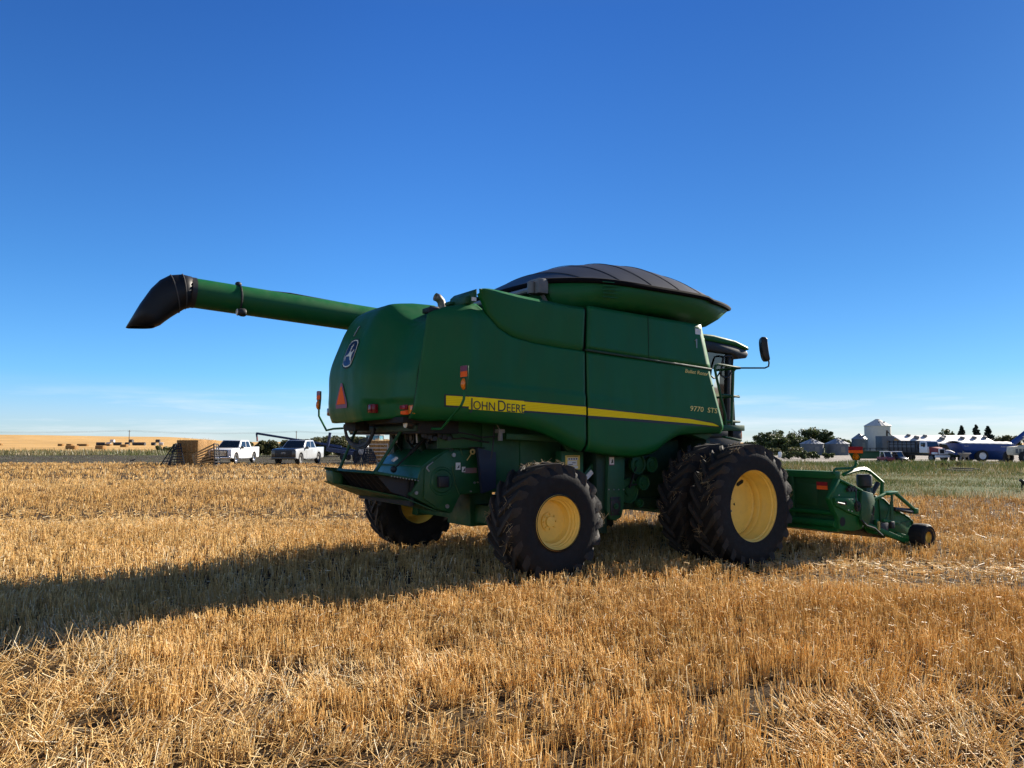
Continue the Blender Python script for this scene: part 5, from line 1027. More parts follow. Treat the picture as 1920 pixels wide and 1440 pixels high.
for lv, nm in ((0, 'bottom'), (1, 'top')):
    for d, wh in ((0, 'front'), (1, 'rear')): p = c + e1 * .92 + e2 * (.66 + 1.33 * d) + Vector((random.uniform(-.03, .03), 0, .97 * lv)); bale(p, rz1 + random.uniform(-.02, .02), (1.84, 1.3, .96), f'brown straw bale in the {nm} course of the stack left of the trucks, {wh} row', 'straw bales in the stack beside the gates')
def gate(label, pts, n, mt, group, vertical=0, w=.05):
    q = [at(px, py, Y) for px, py, Y in pts]; o0 = (q[0] + q[3]) / 2; t = thing('leaning_gate', label, 'gate', o0, 0, group); q = [p - o0 for p in q]   # TL TR BR BL
    m = MB(); m.beam(q[0], q[3], w * 1.4, w * 1.4); m.build('end_post', mt, t); m = MB(); m.beam(q[1], q[2], w * 1.4, w * 1.4); m.build('end_post', mt, t)
    for k in range(n): u = k / (n - 1); m = MB(); m.beam(q[0].lerp(q[3], u), q[1].lerp(q[2], u), w, w * 1.5); m.build('rail', mt, t)
    for k in range(vertical): u = (k + 1) / (vertical + 1); m = MB(); m.beam(q[0].lerp(q[1], u), q[3].lerp(q[2], u), w * .9, w * .9); m.build('upright', mt, t)
    return t
GG = 'gates leaning on the bale stacks'
gate('black steel gate leaning on the dark left end of the bale stack', [(329, 832, 59.7), (338, 831.5, 60.2), (346, 871, 58.4), (316, 872, 58.2)], 9, GATEM, GG, 2)
gate('black narrow gate furthest left, sloping against the bale stack', [(326, 834, 60.4), (332, 833, 60.4), (318, 872, 58.8), (301, 872, 58.8)], 7, GATEM, GG, 1, .04)
gate('brown wooden gate tilted diagonally in front of the sunlit bales', [(361, 853, 58.6), (401, 833, 58.9), (402, 870, 58.2), (366, 874, 58.0)], 7, OLDW, GG, 0, .07)
gate('black gate standing nearly edge-on by the white truck grille', [(401, 832, 58.8), (409, 833, 59.6), (413, 871, 58.6), (403, 872, 57.9)], 8, GATEM, GG, 1)
c = base(690, 60.0)
for lv in (0, 1):
    for d in (0, 1): p = c + Vector((.9, .8, 0)) + Vector((.25, 1.25, 0)) * d + Vector((0, 0, .95 * lv)); bale(p, .1, (1.8, 1.25, .94), f'brown straw bale in the {("bottom", "top")[lv]} course of the stack behind the chopper, {("front", "rear")[d]} row', 'straw bales stacked behind the combine')
gate('dark panel leaning left of the bales behind the combine', [(674, 825, 59.6), (690, 820, 59.8), (678, 876, 57.8), (663, 874, 57.8)], 4, GATEM, GG, 5)
gate('dark muddy gate leaning on the bales behind the combine', [(683, 838, 59.3), (697, 841, 59.3), (709, 871, 57.9), (680, 873, 57.9)], 9, GATEM, GG, 6, .06)
gate('pale timber gate with wide rails on the bales behind the chopper', [(687, 833, 59.4), (727, 833, 59.2), (727, 868, 58.6), (690, 868, 58.6)], 6, CONC, GG, 0, .06)

def tractor(label, loc, rz, paint, scale=1.0):
    t = thing('tractor', label, 'tractor', loc, rz); t.scale = (scale,) * 3
    m = MB(); m.prism([(.2, .9), (2.9, .85), (3.0, 1.2), (2.9, 1.75), (.2, 1.95)], -.42, .42); m.build('hood', paint, t, .06)
    m = MB()
    for k in range(4):
        for s in (-1, 1): m.box(.8 + .5 * k, 1.15 + .5 * k, s * .425 - .005, s * .425 + .005, 1.1, 1.55)
    m.build('vent_panel', GREYP, t)
    m = MB(); m.box(-1.4, .25, -.75, .75, 1.2, 1.7); m.build('body', paint, t, .05)
    m = MB(); m.loft([[(-1.3, -.72, 1.7), (.2, -.72, 1.7), (.2, .72, 1.7), (-1.3, .72, 1.7)], [(-1.2, -.66, 2.75), (.05, -.66, 2.75), (.05, .66, 2.75), (-1.2, .66, 2.75)]]); m.build('cab_glass', mat('pale_cab_glass', (.10, .22, .25), .08, var=.1), t, .02)
    MB().box(-1.35, .15, -.8, .8, 2.75, 2.92).build('cab_roof', paint, t, .05)
    m = MB()
    for x, y in ((-1.25, -.7), (-1.25, .7), (.12, -.7), (.12, .7)): m.beam((x, y, 1.7), (x * .93, y * .94, 2.76), .07, .07)
    m.build('cab_pillar', BLACK, t)
    for s in (-1, 1):
        for x, r, w in ((-.7, .92, .5), (2.1, .62, .4)):
            w_ = bpy.data.objects.new('wheel', None); sc.collection.objects.link(w_); w_.parent = t; w_.location = (x, s * .95, r)
            m = MB(); m.lathe([(r * .5, -w / 2), (r * .9, -w / 2), (r, -w * .3), (r, w * .3), (r * .9, w / 2), (r * .5, w / 2)], n=28)
            for k in range(18): a = k * 2 * math.pi / 18; m.beam((r * math.cos(a), -w * .45, r * math.sin(a)), (r * math.cos(a + .2), w * .45, r * math.sin(a + .2)), .07, .05)
            m.build('tyre', TYREM, w_); m = MB(); m.lathe([(r * .52, .16 * s), (r * .45, .05 * s), (.002, .03 * s)], n=24); m.build('rim', paint, w_)
    return t
b = base(700, 67); tractor('white tractor with pale glazed cab behind the bales and chopper', b, R(-100), WPAINT, .85)
b = base(1931, 80); tractor('cream tractor with slotted engine side panels at the right edge', b, R(196), CREAM, .95)

# blue augers
def auger(label, p, q, r, spout, legs, mast=None):
    o0 = Vector((p.x, p.y, float(gz(p.x, p.y)))); t = thing('grain_auger', label, 'auger', o0, 0, 'blue augers parked by the hedge'); P, Q = p - o0, q - o0
    m = MB(); m.tube([P, Q], r, 12); m.build('tube', BLUE, t)
    if spout: m = MB(); m.tube([P, P + Vector((.05, 0, -.35))], [r * .9, r * .8], 10); m.build('spout_head', BLUE, t); m = MB(); m.tube([P + Vector((.05, 0, -.3)), P + Vector((.1, 0, -.8))], r * .75, 10); m.build('spout_sleeve', REDP, t)
    for k in legs:
        c_ = P.lerp(Q, k); m = MB(); g = float(gz(c_.x + o0.x, c_.y + o0.y)) - o0.z
        for s in (-1, 1): m.tube([c_, (c_.x + .2, c_.y + s * 1.1, g + .35)], .05, 6)
        m.build('undercarriage', BLUE, t)
        for s in (-1, 1): m = MB(); m.lathe([(.001, -.1), (.3, -.1), (.35, 0), (.3, .1), (.001, .1)], (c_.x + .2, c_.y + s * 1.1, g + .35), n=20); m.build('wheel', TYREM, t)
    if mast: m = MB(); m.beam(mast[0] - o0, mast[1] - o0, .22, .22); m.build('mast', BLUE, t); m = MB(); m.beam(P.lerp(Q, .25) - Vector((0, .3, .35)), Q - Vector((0, .3, .2)), .5, .35); m.build('hopper_trough', BLUE, t)
    return t
BLUE_ = BLUE; BLUE = mat('dull_dark_blue_paint', (.006, .018, .07), .5, var=.2)
auger('long blue grain auger with red spout rising above the hedge', at(481, 812.5, 78), at(640, 838, 76), .11, True, [.6])
auger('short blue auger with upright mast lying low before the hedge', at(590, 830.5, 74), at(690, 850, 73), .085, False, [.55], (at(614, 838, 73.5), at(619, 811, 73.5)))

BLUE = BLUE_
# power poles and wires
poles = [(-190, 804, 330), (243, 806.5, 340), (556, 808, 345), (905, 812, 350)]
tops = []
for k, (px, py, Y) in enumerate(poles):
    b = base(px, Y); zt = at(px, py, Y).z; tops.append(Vector((b.x, b.y, zt)))
    if k in (1, 2):
        t = thing('power_pole', ('wooden power pole standing on the far golden field', 'wooden power pole behind the hedge between truck and combine')[k - 1], 'power pole', b, 0, 'power poles across the fields')
        m = MB(); m.tube([(0, 0, -.2), (0, 0, zt - b.z)], [.20, .13], 8); m.build('pole', POLE, t); m = MB(); m.beam((-.7, 0, zt - b.z - .5), (.7, 0, zt - b.z - .5), .14, .14); m.build('crossarm', POLE, t)
for dx, dz, nm in ((-.6, -.4, 'lower thin power line strung low over the far fields'), (.1, -.0, 'upper thin power line strung from pole top to pole top')):
    m = MB()
    for a, b in zip(tops[:-1], tops[1:]): m.tube([a.lerp(b, u) + Vector((dx, 0, dz - 1.1 * 4 * u * (1 - u))) for u in np.linspace(0, 1, 13)], .028, 4)
    tag(m.build('power_line', POLE), nm, 'power line', 'power lines')

# bales on the far field
for k, (x0, x1, yt, yb, Y, lab) in enumerate(((-4, 6, 830.5, 833.5, 300, 'single rectangular bale at the far left edge of the golden field'), (111, 121, 833.3, 836.5, 262, 'leftmost bale in the back row beyond the weeds'), (127, 138, 833.3, 836.8, 258, 'second bale of the back row, between two others'), (146, 168, 833.2, 836.8, 258, 'long dark bale in the back row on the golden field'), (126, 147, 838, 844.2, 168, 'wide bale at the very edge of the weeds, furthest forward on the left'), (182, 199, 838.3, 843.8, 168, 'square bale at the edge of the weeds, right of the wide one'), (199, 210, 833, 836, 270, 'low bale in front of the wrapped bales pile'), (228, 241, 834, 838.3, 225, 'bale standing below the power pole'))):
    b = base((x0 + x1) / 2, Y); w = (x1 - x0) * mpp(Y); h = max(.8, (yb - yt) * mpp(Y)); bale(b, -.25, (w, 1.1, h), lab, 'square bales on the far field')
def roundbale(px, Y, r, l, mt, lab, lv=0):
    b = base(px, Y); m = MB(); m.lathe([(.001, -l / 2), (r * .96, -l / 2), (r, -l / 2 + .08), (r, l / 2 - .08), (r * .96, l / 2), (.001, l / 2)], (0, 0, r), 'x', 18); o = m.build('wrapped_bale', mt); o.location = b + Vector((0, 0, lv * r * 1.75)); o.rotation_euler = (0, 0, random.uniform(-.4, .4))
    tag(o, lab, 'wrapped bale', 'wrapped round bales heaped on the far field')
i = 0
for px, mt, lv, lab in ((186, WRAP, 0, 'pale ended wrapped bale furthest left, standing alone'), (194, WRAP, 0, 'second wrapped bale from the left, standing alone'), (205, WRAPW, 0, 'pale wrapped bale at left of the mixed heap'), (212, WRAPW, 1, 'pale wrapped bale on top of the mixed heap'), (218, WRAP, 0, 'dark wrapped bale in the mixed heap'), (225, WRAP, 0, 'dark wrapped bale at the right of the mixed heap'), (240, WRAP, 0, 'dark bale starting the long row by the pole'), (247, WRAP, 1, 'dark bale lying on top of the long row'), (254, WRAP, 0, 'dark bale in the middle of the long row'), (262, WRAP, 0, 'dark bale right of the middle of the long row'), (270, WRAP, 0, 'dark bale ending the long row'), (289, WRAP, 0, 'left bale of the group before the stack'), (297, WRAP, 1, 'upper bale of the group before the stack'), (303, WRAPW, 0, 'pale wrapped bale nearest the bale stack')):
    roundbale(px, 296, .62, 1.5, mt, lab, lv)

# ---- plants
def foliage_thing(name, label, cat, px, Y, top, width, n, leaf, mt, group, base_py=None, kind='round', shade=0, trunk=True):
    b = base(px, Y); H = at(px, top, Y).z - b.z; Wd = width * mpp(Y) / 2; t = thing(name, label, cat, b, 0, group); seed = rng.integers(1e6); rr = np.random.default_rng(seed)
    if kind == 'spruce':
        nb = 70; zz = rr.random(nb) ** .8; cen = []; rad_ = []
        for k in range(nb): z = .10 + .88 * k / nb; r = 1.9 * Wd * (1 - z) ** .9 * (.55 + .6 * rr.random()); a = rr.random() * 6.283; cen.append((math.cos(a) * r * .62, math.sin(a) * r * .62, H * z - .16 * r)); rad_.append((max(.16, r * .42), max(.16, r * .42), max(.14, .035 * H)))
        cen.append((0, 0, H * .95)); rad_.append((.12, .12, H * .05))
    else:
        nb = 30 if trunk else 9; lo = .14 if trunk else .2; cen = []; rad_ = []
        for k in range(nb): a = rr.random() * 6.283; z = lo + (.86 - lo) * rr.random(); q = math.sqrt(max(.05, 1 - ((z - .45) / .62) ** 2)) * Wd * (.92 if trunk else .72) * math.sqrt(rr.random()); s = ((.10 + .15 * rr.random()) if trunk else (.20 + .16 * rr.random())) * min(2 * Wd, H * 1.2); cen.append((math.cos(a) * q, math.sin(a) * q, H * z)); rad_.append((s, s, min(s * .8, H * (1 - z))))
    p, v, r, tn = leafcloud(np.array(cen), np.array(rad_), n, leaf, .7); zs = (H - .02) / np.percentile(p[:, 2], 99.3); p[:, 2] *= zs; k = p[:, 2] > .05; blades('crown' if trunk else 'foliage', p[k], v[k], r[k], tn[k], mt, 1, t)
    m = MB(); m.tube([(0, 0, -.2), (.05, .02, H * .35), (.02, -.03, H * .75)], [max(.05, H * .022), max(.04, H * .016), .02], 7)
    for c_ in cen[:7]: m.tube([(0, 0, H * .28), Vector(c_) * .6 + Vector((0, 0, H * .12)), c_], [H * .010, H * .007, .012], 5)
    m.build('trunk' if trunk else 'stem', BARK, t); return t
HG = 'bushes in the hedge behind the trucks'
for k, (px, top, w) in enumerate(((462, 829, 34), (487, 827, 34), (512, 826.5, 36), (540, 826, 36), (566, 824, 34), (590, 820.5, 36), (613, 819, 34), (636, 817.5, 36), (660, 819, 36), (684, 820, 34), (708, 822, 34), (732, 824, 36))):
    foliage_thing('hedge_bush', ('dark green bush at the left end of the hedge, behind the white truck', 'dense green bush in the hedge right of the white truck bed', 'olive green bush in the hedge left of the silver truck cab', 'rounded bush directly behind the silver truck windscreen', 'dark bush behind the silver truck rear window', 'tall olive bush above the silver truck bed', 'tall bush beside the blue mast', 'tallest olive bush of the hedge, left of the hoses', 'olive bush behind the tailboard strut', 'bush behind the hydraulic hoses', 'green bush behind the white tractor', 'bush hidden deepest behind the chopper at the hedge end')[k], 'bush', px, 92 + (k % 3), top, w * 1.1, 4200, .13, LEAF2, HG, trunk=False)
foliage_thing('roadside_bush', 'low green bush at the weed edge left of the bale stack', 'bush', 310, 118, 836, 50, 1500, .17, LEAF2, 'low bushes on the far verge', trunk=False)
foliage_thing('roadside_bush', 'small green bush rising behind the top of the left gates', 'bush', 330, 122, 832, 26, 900, .17, LEAF2, 'low bushes on the far verge', trunk=False)
TG = 'leafy trees behind the grain bins'
for k, (px, top, w, Y) in enumerate(((1408, 829, 34, 168), (1438, 812, 50, 172), (1466, 808.5, 48, 175), (1487, 817, 40, 166), (1521, 804, 44, 176), (1546, 809, 38, 172), (1572, 822, 30, 165), (1500, 822, 36, 160), (1456, 822, 44, 160), (1583, 826, 26, 166))):
    foliage_thing('leafy_tree', ('small leafy tree nearest the combine front wheel', 'broad dark tree left in the clump beside the combine', 'tallest tree in the left clump with rounded crown', 'lower tree at the right of the left clump', 'tall dark tree standing behind the first two bins', 'dark tree sloping down behind the second bin', 'small tree between the second and third bins', 'low yellowish tree just left of the first bin', 'low round tree in front of the left clump', 'small tree just left of the third bin roof')[k], 'tree', px, Y, top, w, 5200, .26, LEAF, TG)
for k, (px, top, w, Y) in enumerate(((1770, 805, 22, 205), (1786, 811, 20, 208))): foliage_thing('leafy_tree', ('thin ragged tree rising left of the spruces', 'low ragged tree touching the first spruce')[k], 'tree', px, Y, top, w, 900, .32, LEAF, 'trees behind the barn roof')
for k, (px, top, w, Y) in enumerate(((1803, 799, 24, 205), (1830, 797.5, 30, 205), (1852, 799.5, 29, 207))): foliage_thing('spruce_tree', ('left of three dark spruces behind the barn', 'middle and fullest of three dark spruces behind the barn', 'right of three dark spruces, narrow pointed tip')[k], 'spruce tree', px, Y, top, w, 2600, .34, NEEDLE, 'spruces behind the barn', kind='spruce')
for k, (px, top, w, Y) in enumerate(((1872, 819, 22, 200), (1888, 817, 22, 198), (1903, 818, 24, 195), (1921, 822, 26, 192))): foliage_thing('farmyard_bush', ('pale green bush right of the barn end', 'bush behind the root of the blue cart auger', 'bush under the raised blue auger', 'dark bush at the right edge of the picture')[k], 'bush', px, Y, top, w, 1200, .3, LEAF2, 'bushes beyond the barn', trunk=False)
for k, (px, top, w, Y) in enumerate(((1476, 846, 44, 104), (1500, 845, 36, 102), (1524, 846.5, 34, 104), (1551, 849, 30, 106), (1492, 838, 40, 120), (1450, 840, 40, 122), (1745, 869, 18, 66), (1795, 867, 30, 66), (1770, 868, 22, 64))): foliage_thing('yard_shrub', ('dark leafy shrub left of the first bin', 'dark shrub at the foot of the first bin', 'dark shrub hiding the base of the first bin', 'low shrub at the foot of the second bin', 'light shrub behind the dark shrubs', 'grey green shrub just right of the tyre', 'small shrub in the weeds below the grain truck cab', 'low dark shrub below the blue cart wheel', 'low shrub in the weeds left of the cart wheel')[k], 'shrub', px, Y, top, w, 1100, .14, LEAF if k < 4 else LEAF2, 'shrubs in the yard weeds', trunk=False)
b = base(1497, 172); t = thing('bare_tree', 'leafless grey tree with thin branches between the leafy trees', 'tree', b); H = at(1497, 802, 172).z - b.z
m = MB(); m.tube([(0, 0, -.2), (0, 0, H * .5), (.15, 0, H * .8)], [.12, .08, .04], 6); m.build('trunk', POLE, t); m = MB()
for k in range(16): a = rng.random() * 6.28; z = H * (.4 + .3 * rng.random()); d = Vector((math.cos(a) * 1.6, math.sin(a) * 1.2, H * (.25 + .12 * rng.random()))); m.tube([(0, 0, z), Vector((0, 0, z)) + d * .5 + Vector((.1, 0, .1)), Vector((0, 0, z)) + d], [.045, .03, .015], 4)
m.build('branch', POLE, t, label='fan of thin bare branches')

# ---- grain bins, silo, sheds, barn
def bin_(label, px0, px1, eave, apex, Y, mt=GALV, group='corrugated grain bins', door=True):
    px = (px0 + px1) / 2; b = base(px, Y); r = (px1 - px0) / 2 * mpp(Y); he = at(px, eave, Y).z - b.z; ha = at(px, apex, Y).z - b.z; t = thing('grain_bin', label, 'grain bin', b, 0, group)
    m = MB(); nr = max(6, int(he / .28)); prof = []
    for k in range(nr * 2 + 1): prof.append((r + (.022 if k % 2 else 0), -.3 + (he + .3) * k / (nr * 2)))
    m.lathe(prof, ax='z', n=48); m.build('wall', mt, t, smooth=60)
    m = MB(); N = 40; R1 = [(r * 1.06 * math.cos(2 * math.pi * k / N), r * 1.06 * math.sin(2 * math.pi * k / N), he - .05 + (.05 if k % 2 else 0)) for k in range(N)]; R2 = [(r * .16 * math.cos(2 * math.pi * k / N), r * .16 * math.sin(2 * math.pi * k / N), ha - .12 + (.02 if k % 2 else 0)) for k in range(N)]
    m.loft([R1, R2]); RF = m.build('roof', ROOFG if mt is GALV else mt, t, smooth=0); m = MB(); m.lathe([(.001, ha), (r * .12, ha - .02), (r * .19, ha - .1), (r * .19, ha - .2)], ax='z', n=16); m.build('roof_cap', GREYP, RF)
    m = MB()
    for a in (-.9, -1.8): m.box(r * .55 * math.cos(a) - .15, r * .55 * math.cos(a) + .15, r * .55 * math.sin(a) - .15, r * .55 * math.sin(a) + .15, he + (ha - he) * .4, he + (ha - he) * .4 + .3)
    m.build('roof_vent', GREYP, RF)
    if door: m = MB(); m.box(-.1 * r, .28 * r, -r - .03, -r + .25, he * .25, he * .75); m.build('door', GREYP, t, .01)
    return t
bin_('grey corrugated bin furthest left, beside the leafy trees', 1500.5, 1542, 831.8, 822.5, 147); bin_('grey corrugated bin just left of the orange header lamp', 1548, 1589.5, 831.8, 821.5, 147.5)
bin_('grey bin with ribbed roof directly behind the header lamp, left of the tall silo', 1597, 1625, 823, 812.5, 160)
WSILO = mat('whitish_silo_steel', (.58, .56, .51), .6, 0, var=.06, scale=2, dirt=(.45, .40, .33), dirt_amt=.3); bin_('tall whitish silo with pointed cone roof', 1622.5, 1668, 798.5, 785.5, 165, WSILO, 'corrugated grain bins', False)
b = base(1658, 150); t = thing('feed_bin', 'square grey steel bin with brown chute in front of the tall silo', 'feed bin', b); h = at(1658, 817.5, 150).z - b.z; w = 11 * mpp(150)
m = MB(); m.box(-w, w, -1.4, 1.4, .6, h); m.build('tank', GALV, t, .03); m = MB(); m.prism([(-.2, h * .75), (.9, h * .7), (1.0, .8), (.5, .8)], -1.75, -1.42); m.build('chute', OLDW, t)
m = MB(); m.tube([(.2, -.5, h), (.25, -.5, h + 1.1)], .17, 8); m.beam((.25, -.5, h + 1.0), (1.1, -.5, h), .14, .14); m.build('vent_pipe', BARNW, t)
m = MB()
for x in (-w + .1, w - .1):
    for y in (-1.3, 1.3): m.box(x - .08, x + .08, y - .08, y + .08, -.2, .6)
m.build('leg', GREYP, t)
b = base(1679, 176); t = thing('small_shed', 'small brown gabled shed left of the long barn', 'shed', b); z1 = at(1679, 830, 176).z - b.z; z2 = at(1676.5, 820.5, 176).z - b.z
m = MB(); m.prism([(-1.2, -.2), (1.4, -.2), (1.4, z1), (-.2, z2 - .1), (-1.2, z1)], 0, 3); m.build('wall', OLDW, t); m = MB(); m.beam((-.2, -.2, z2), (1.5, -.2, z1), .1, .1); m.beam((-.2, -.2, z2), (-1.3, -.2, z1), .1, .1); m.build('roof_edge', BARNW, t)
FL, FRt = at(1697, 832, 180), at(1869, 834, 183); ax_ = (FRt - FL); ax_.z = 0; LB = ax_.length; ax_.normalize(); b = Vector((FL.x, FL.y, float(gz(FL.x, FL.y)))); BA = thing('long_barn', 'long dark board barn with a worn white metal roof and many vents', 'barn', b, math.atan2(ax_.y, ax_.x))
he = FL.z - b.z; hr = at(1690, 816, 185).z - b.z; Wb = 10.0
m = MB(); m.prism([(0, -.5), (Wb, -.5), (Wb, he), (Wb / 2, hr - .1), (0, he)], 0, LB, 'x'); m.build('wall', BARNW, BA)
m = MB()
for k in range(int(LB / .6)): m.box(k * .6, k * .6 + .04, -.03, 0, -.3, he - .1)
m.build('board_battens', BARNW, BA)
m = MB(); nx = 40
for s, (ya, yb) in ((0, (-.35, Wb / 2)), (1, (Wb / 2, Wb + .35))):
    za, zb = (he - .12, hr) if s == 0 else (hr, he - .12)
    m.grid([[(-.3 + (LB + .6) * i / nx, ya + (yb - ya) * j / 6, za + (zb - za) * j / 6 + .025 * math.sin(i * 1.7 + j)) for j in range(7)] for i in range(nx + 1)])
RB = m.build('roof', ROOFW, BA, solid=.06)
for px, py, s in ((1709, 818, .8), (1717, 822.5, 1.2), (1740, 819.5, .9), (1765, 824.5, 1.2), (1777, 820.5, .9), (1810, 823, 1.0), (1836, 822.5, 1.0), (1859, 822, .9)):
    d = (at(px, py, 184) - b); x = d.x * ax_.x + d.y * ax_.y; f = min(.95, max(.12, (826.5 + 6 - py) / 15.5)); y = -.35 + (Wb / 2 + .35) * f; z = he - .12 + (hr - he + .12) * f
    m = MB(); m.prism([(y - .5, z - .1), (y + .6, z + .1), (y + .1, z + .58 * s), (y - .45, z + .42 * s)], x - .36 * s, x + .36 * s, 'x'); m.build('roof_vent', GREYP, RB, .03)
# ---- machinery in the yard
def simple_wheel(par, c, r, w, rim, nm='wheel'):
    w_ = bpy.data.objects.new(nm, None); sc.collection.objects.link(w_); w_.parent = par; w_.location = c
    m = MB(); m.lathe([(r * .55, -w / 2), (r * .92, -w / 2), (r, -w * .3), (r, w * .3), (r * .92, w / 2), (r * .55, w / 2)], n=28); m.build('tyre', TYREM, w_)
    m = MB(); m.lathe([(r * .57, -w / 2 - .01), (r * .45, -w * .3), (.002, -w * .3)], n=24); m.lathe([(r * .57, w / 2 + .01), (r * .45, w * .3), (.002, w * .3)], n=24); m.build('rim', rim, w_)
GTL = base(1720, 90); h_ = facing(1720, .72, -.69); GT = thing('grain_truck', 'dark grain truck with boxed bed and white square grille facing the camera', 'grain truck', GTL, math.atan2(h_.y, h_.x)); GT.scale = (.86,) * 3
m = MB(); m.box(-4.0, 1.0, -1.2, 1.2, 1.15, 2.75); BX = m.build('grain_box', mat('dark_blue_grey_box', (.025, .03, .04), .5), GT, .03)
m = MB(); m.box(-3.9, .6, -1.23, -1.2, 1.85, 2.15); m.box(-3.9, .6, 1.2, 1.23, 1.85, 2.15); m.box(-3.9, .6, -1.23, -1.2, 2.3, 2.45); m.build('pale_side_band', GALV, BX); m = MB()
for k in range(7): m.box(-3.8 + .75 * k, -3.72 + .75 * k, -1.27, -1.2, 1.15, 2.75)
m.build('box_stakes', BLACK, BX)
m = MB(); m.box(-4.0, 3.4, -.45, .45, .75, 1.1); m.build('chassis', BLACK, GT, .03)
m = MB(); m.loft([[(1.2, -1.1, 1.15), (2.5, -1.1, 1.15), (2.5, 1.1, 1.15), (1.2, 1.1, 1.15)], [(1.2, -1.1, 1.9), (2.45, -1.1, 1.9), (2.45, 1.1, 1.9), (1.2, 1.1, 1.9)], [(1.25, -1.0, 2.7), (2.25, -1.0, 2.7), (2.25, 1.0, 2.7), (1.25, 1.0, 2.7)]]); CBn = m.build('cab', WPAINT, GT, .05)
m = MB(); m.loft([[(2.47, -.95, 1.95), (2.47, .95, 1.95), (2.29, .88, 2.58), (2.29, -.88, 2.58)], [(2.43, -.95, 1.95), (2.43, .95, 1.95), (2.24, .88, 2.58), (2.24, -.88, 2.58)]]); m.build('windscreen', DGLASS, CBn)
for s in (-1, 1): MB().box(1.45, 2.2, s * 1.06 - .03, s * 1.06 + .03, 1.95, 2.5).build('side_window', DGLASS, CBn, .02)
m = MB(); m.prism([(2.4, .9), (3.7, .9), (3.75, 1.75), (2.4, 1.95)], -.72, .72); HDt = m.build('hood', REDP, GT, .05); MB().box(3.72, 3.8, -.55, .55, .95, 1.72).build('grille_surround', WPAINT, HDt, .03); MB().box(3.79, 3.82, -.36, .36, 1.08, 1.6).build('grille', BLACK, HDt, .02)
for s in (-1, 1): MB().box(3.2, 3.76, s * .9 - .28, s * .9 + .28, .95, 1.25).build('headlight_fender', WPAINT, GT, .08); MB().box(2.3, 2.36, s * 1.45 - .12, s * 1.45 + .12, 1.9, 2.4).build('door_mirror', BLACK, GT, .02)
MB().box(3.75, 3.95, -1.2, 1.2, .55, .85).build('front_bumper', WPAINT, GT, .03)
for x in (-3.2, -2.1, 3.1):
    for s in (-1, 1): simple_wheel(GT, (x, s * 1.0, .5), .5, .4 if x < 0 else .28, GREYP)
GCb = base(1838, 87); GC = thing('grain_cart', 'large blue grain cart with white rolled tarp and raised unloading auger', 'grain cart', GCb, R(-4)); k_ = mpp(87); g = lambda px, py: ((px - 1838) * k_, (at(px, py, 87).z - GCb.z))
tl, tr, ml, mr, bl, br = g(1787, 831), g(1882, 832.5), g(1795, 844.5), g(1878, 845.5), g(1822, 862), g(1868, 862); ws = 1.7
m = MB(); m.loft([[(bl[0], -.6, bl[1]), (br[0], -.6, br[1]), (br[0], .6, br[1]), (bl[0], .6, bl[1])], [(ml[0], -ws * .95, ml[1]), (mr[0], -ws * .95, mr[1]), (mr[0], ws * .95, mr[1]), (ml[0], ws * .95, ml[1])], [(tl[0], -ws, tl[1]), (tr[0], -ws, tr[1]), (tr[0], ws, tr[1]), (tl[0], ws, tl[1])]]); HP = m.build('hopper', BLUE, GC, .03)
m = MB(); P = [[(tl[0] + (tr[0] - tl[0]) * i / 16, ws * 1.02 * (j / 6 - 1), tl[1] + (tr[1] - tl[1]) * i / 16 + .28 * (1 - (j / 6 - 1) ** 2) - .02 * (i % 2)) for j in range(13)] for i in range(17)]; m.grid(P); m.build('rolled_tarp', mat('white_cart_tarp', (.72, .70, .64), .5, var=.06, scale=2), GC, solid=.03)
m = MB(); a = g(1870, 838)
m.prism([(tr[0] - .6, tr[1] - .2), (tr[0] + .9, tr[1] - .1), (tr[0] + .6, tr[1] - .9), (tr[0] + .1, bl[1] - .2), (tr[0] - .6, bl[1] - .2)], -.5, .5); m.build('auger_housing', BLUE, GC, .05); p, q = g(1892, 831), g(1935, 797); m = MB(); m.tube([(p[0] - .4, -.3, p[1] - .35), (q[0], -.3, q[1])], .30, 16); m.build('unloading_auger', BLUE, GC)
m = MB(); m.box(bl[0] - 2.0, br[0] + 2.2, -.2, .2, .75, 1.0); m.box(-.9, -.5, -1.3, 1.3, .7, 1.1); m.build('frame', BLUE, GC, .03)
wp = g(1826, 866)
for s in (-1, 1): simple_wheel(GC, (wp[0], s * 1.35, .68), .68, .6, WPAINT)
for px, py, txt, h in ((1794, 837, 'Brent', .13), (1858, 838.3, 'Avalanche 1194', .13)):
    p = g(px, py); yy = -ws * .985; text_mesh('white_lettering', txt, h, WHITE, HP, (0, 0), rot=lambda x, y, z: (p[0] + x, yy - .03 - z, p[1] + y))
# spare combine header, two buggies, trailer, grey hopper
b = base(1634, 96); t = thing('harvest_header', 'green harvest header with dark reel parked left of the buggies', 'header', b, R(-8)); m = MB(); m.prism([(-.9, .25), (.6, .15), (.7, .45), (.2, .7), (-.3, 1.15), (-.7, 1.15)], -1.8, 1.8, 'x'); m.build('trough', GREEN2, t, .03)
m = MB(); m.tube([(-1.8, -.3, 1.05), (1.8, -.3, 1.05)], .07, 8)
for k in range(6): a = k * math.pi / 3; m.tube([(-1.8, -.3 + .5 * math.cos(a), 1.05 + .5 * math.sin(a)), (1.8, -.3 + .5 * math.cos(a), 1.05 + .5 * math.sin(a))], .035, 6)
for x in np.linspace(-1.8, 1.8, 6):
    for k in range(6): a = k * math.pi / 3; m.beam((x, -.3, 1.05), (x, -.3 + .5 * math.cos(a), 1.05 + .5 * math.sin(a)), .05, .03)
m.build('reel', BLACK, t)
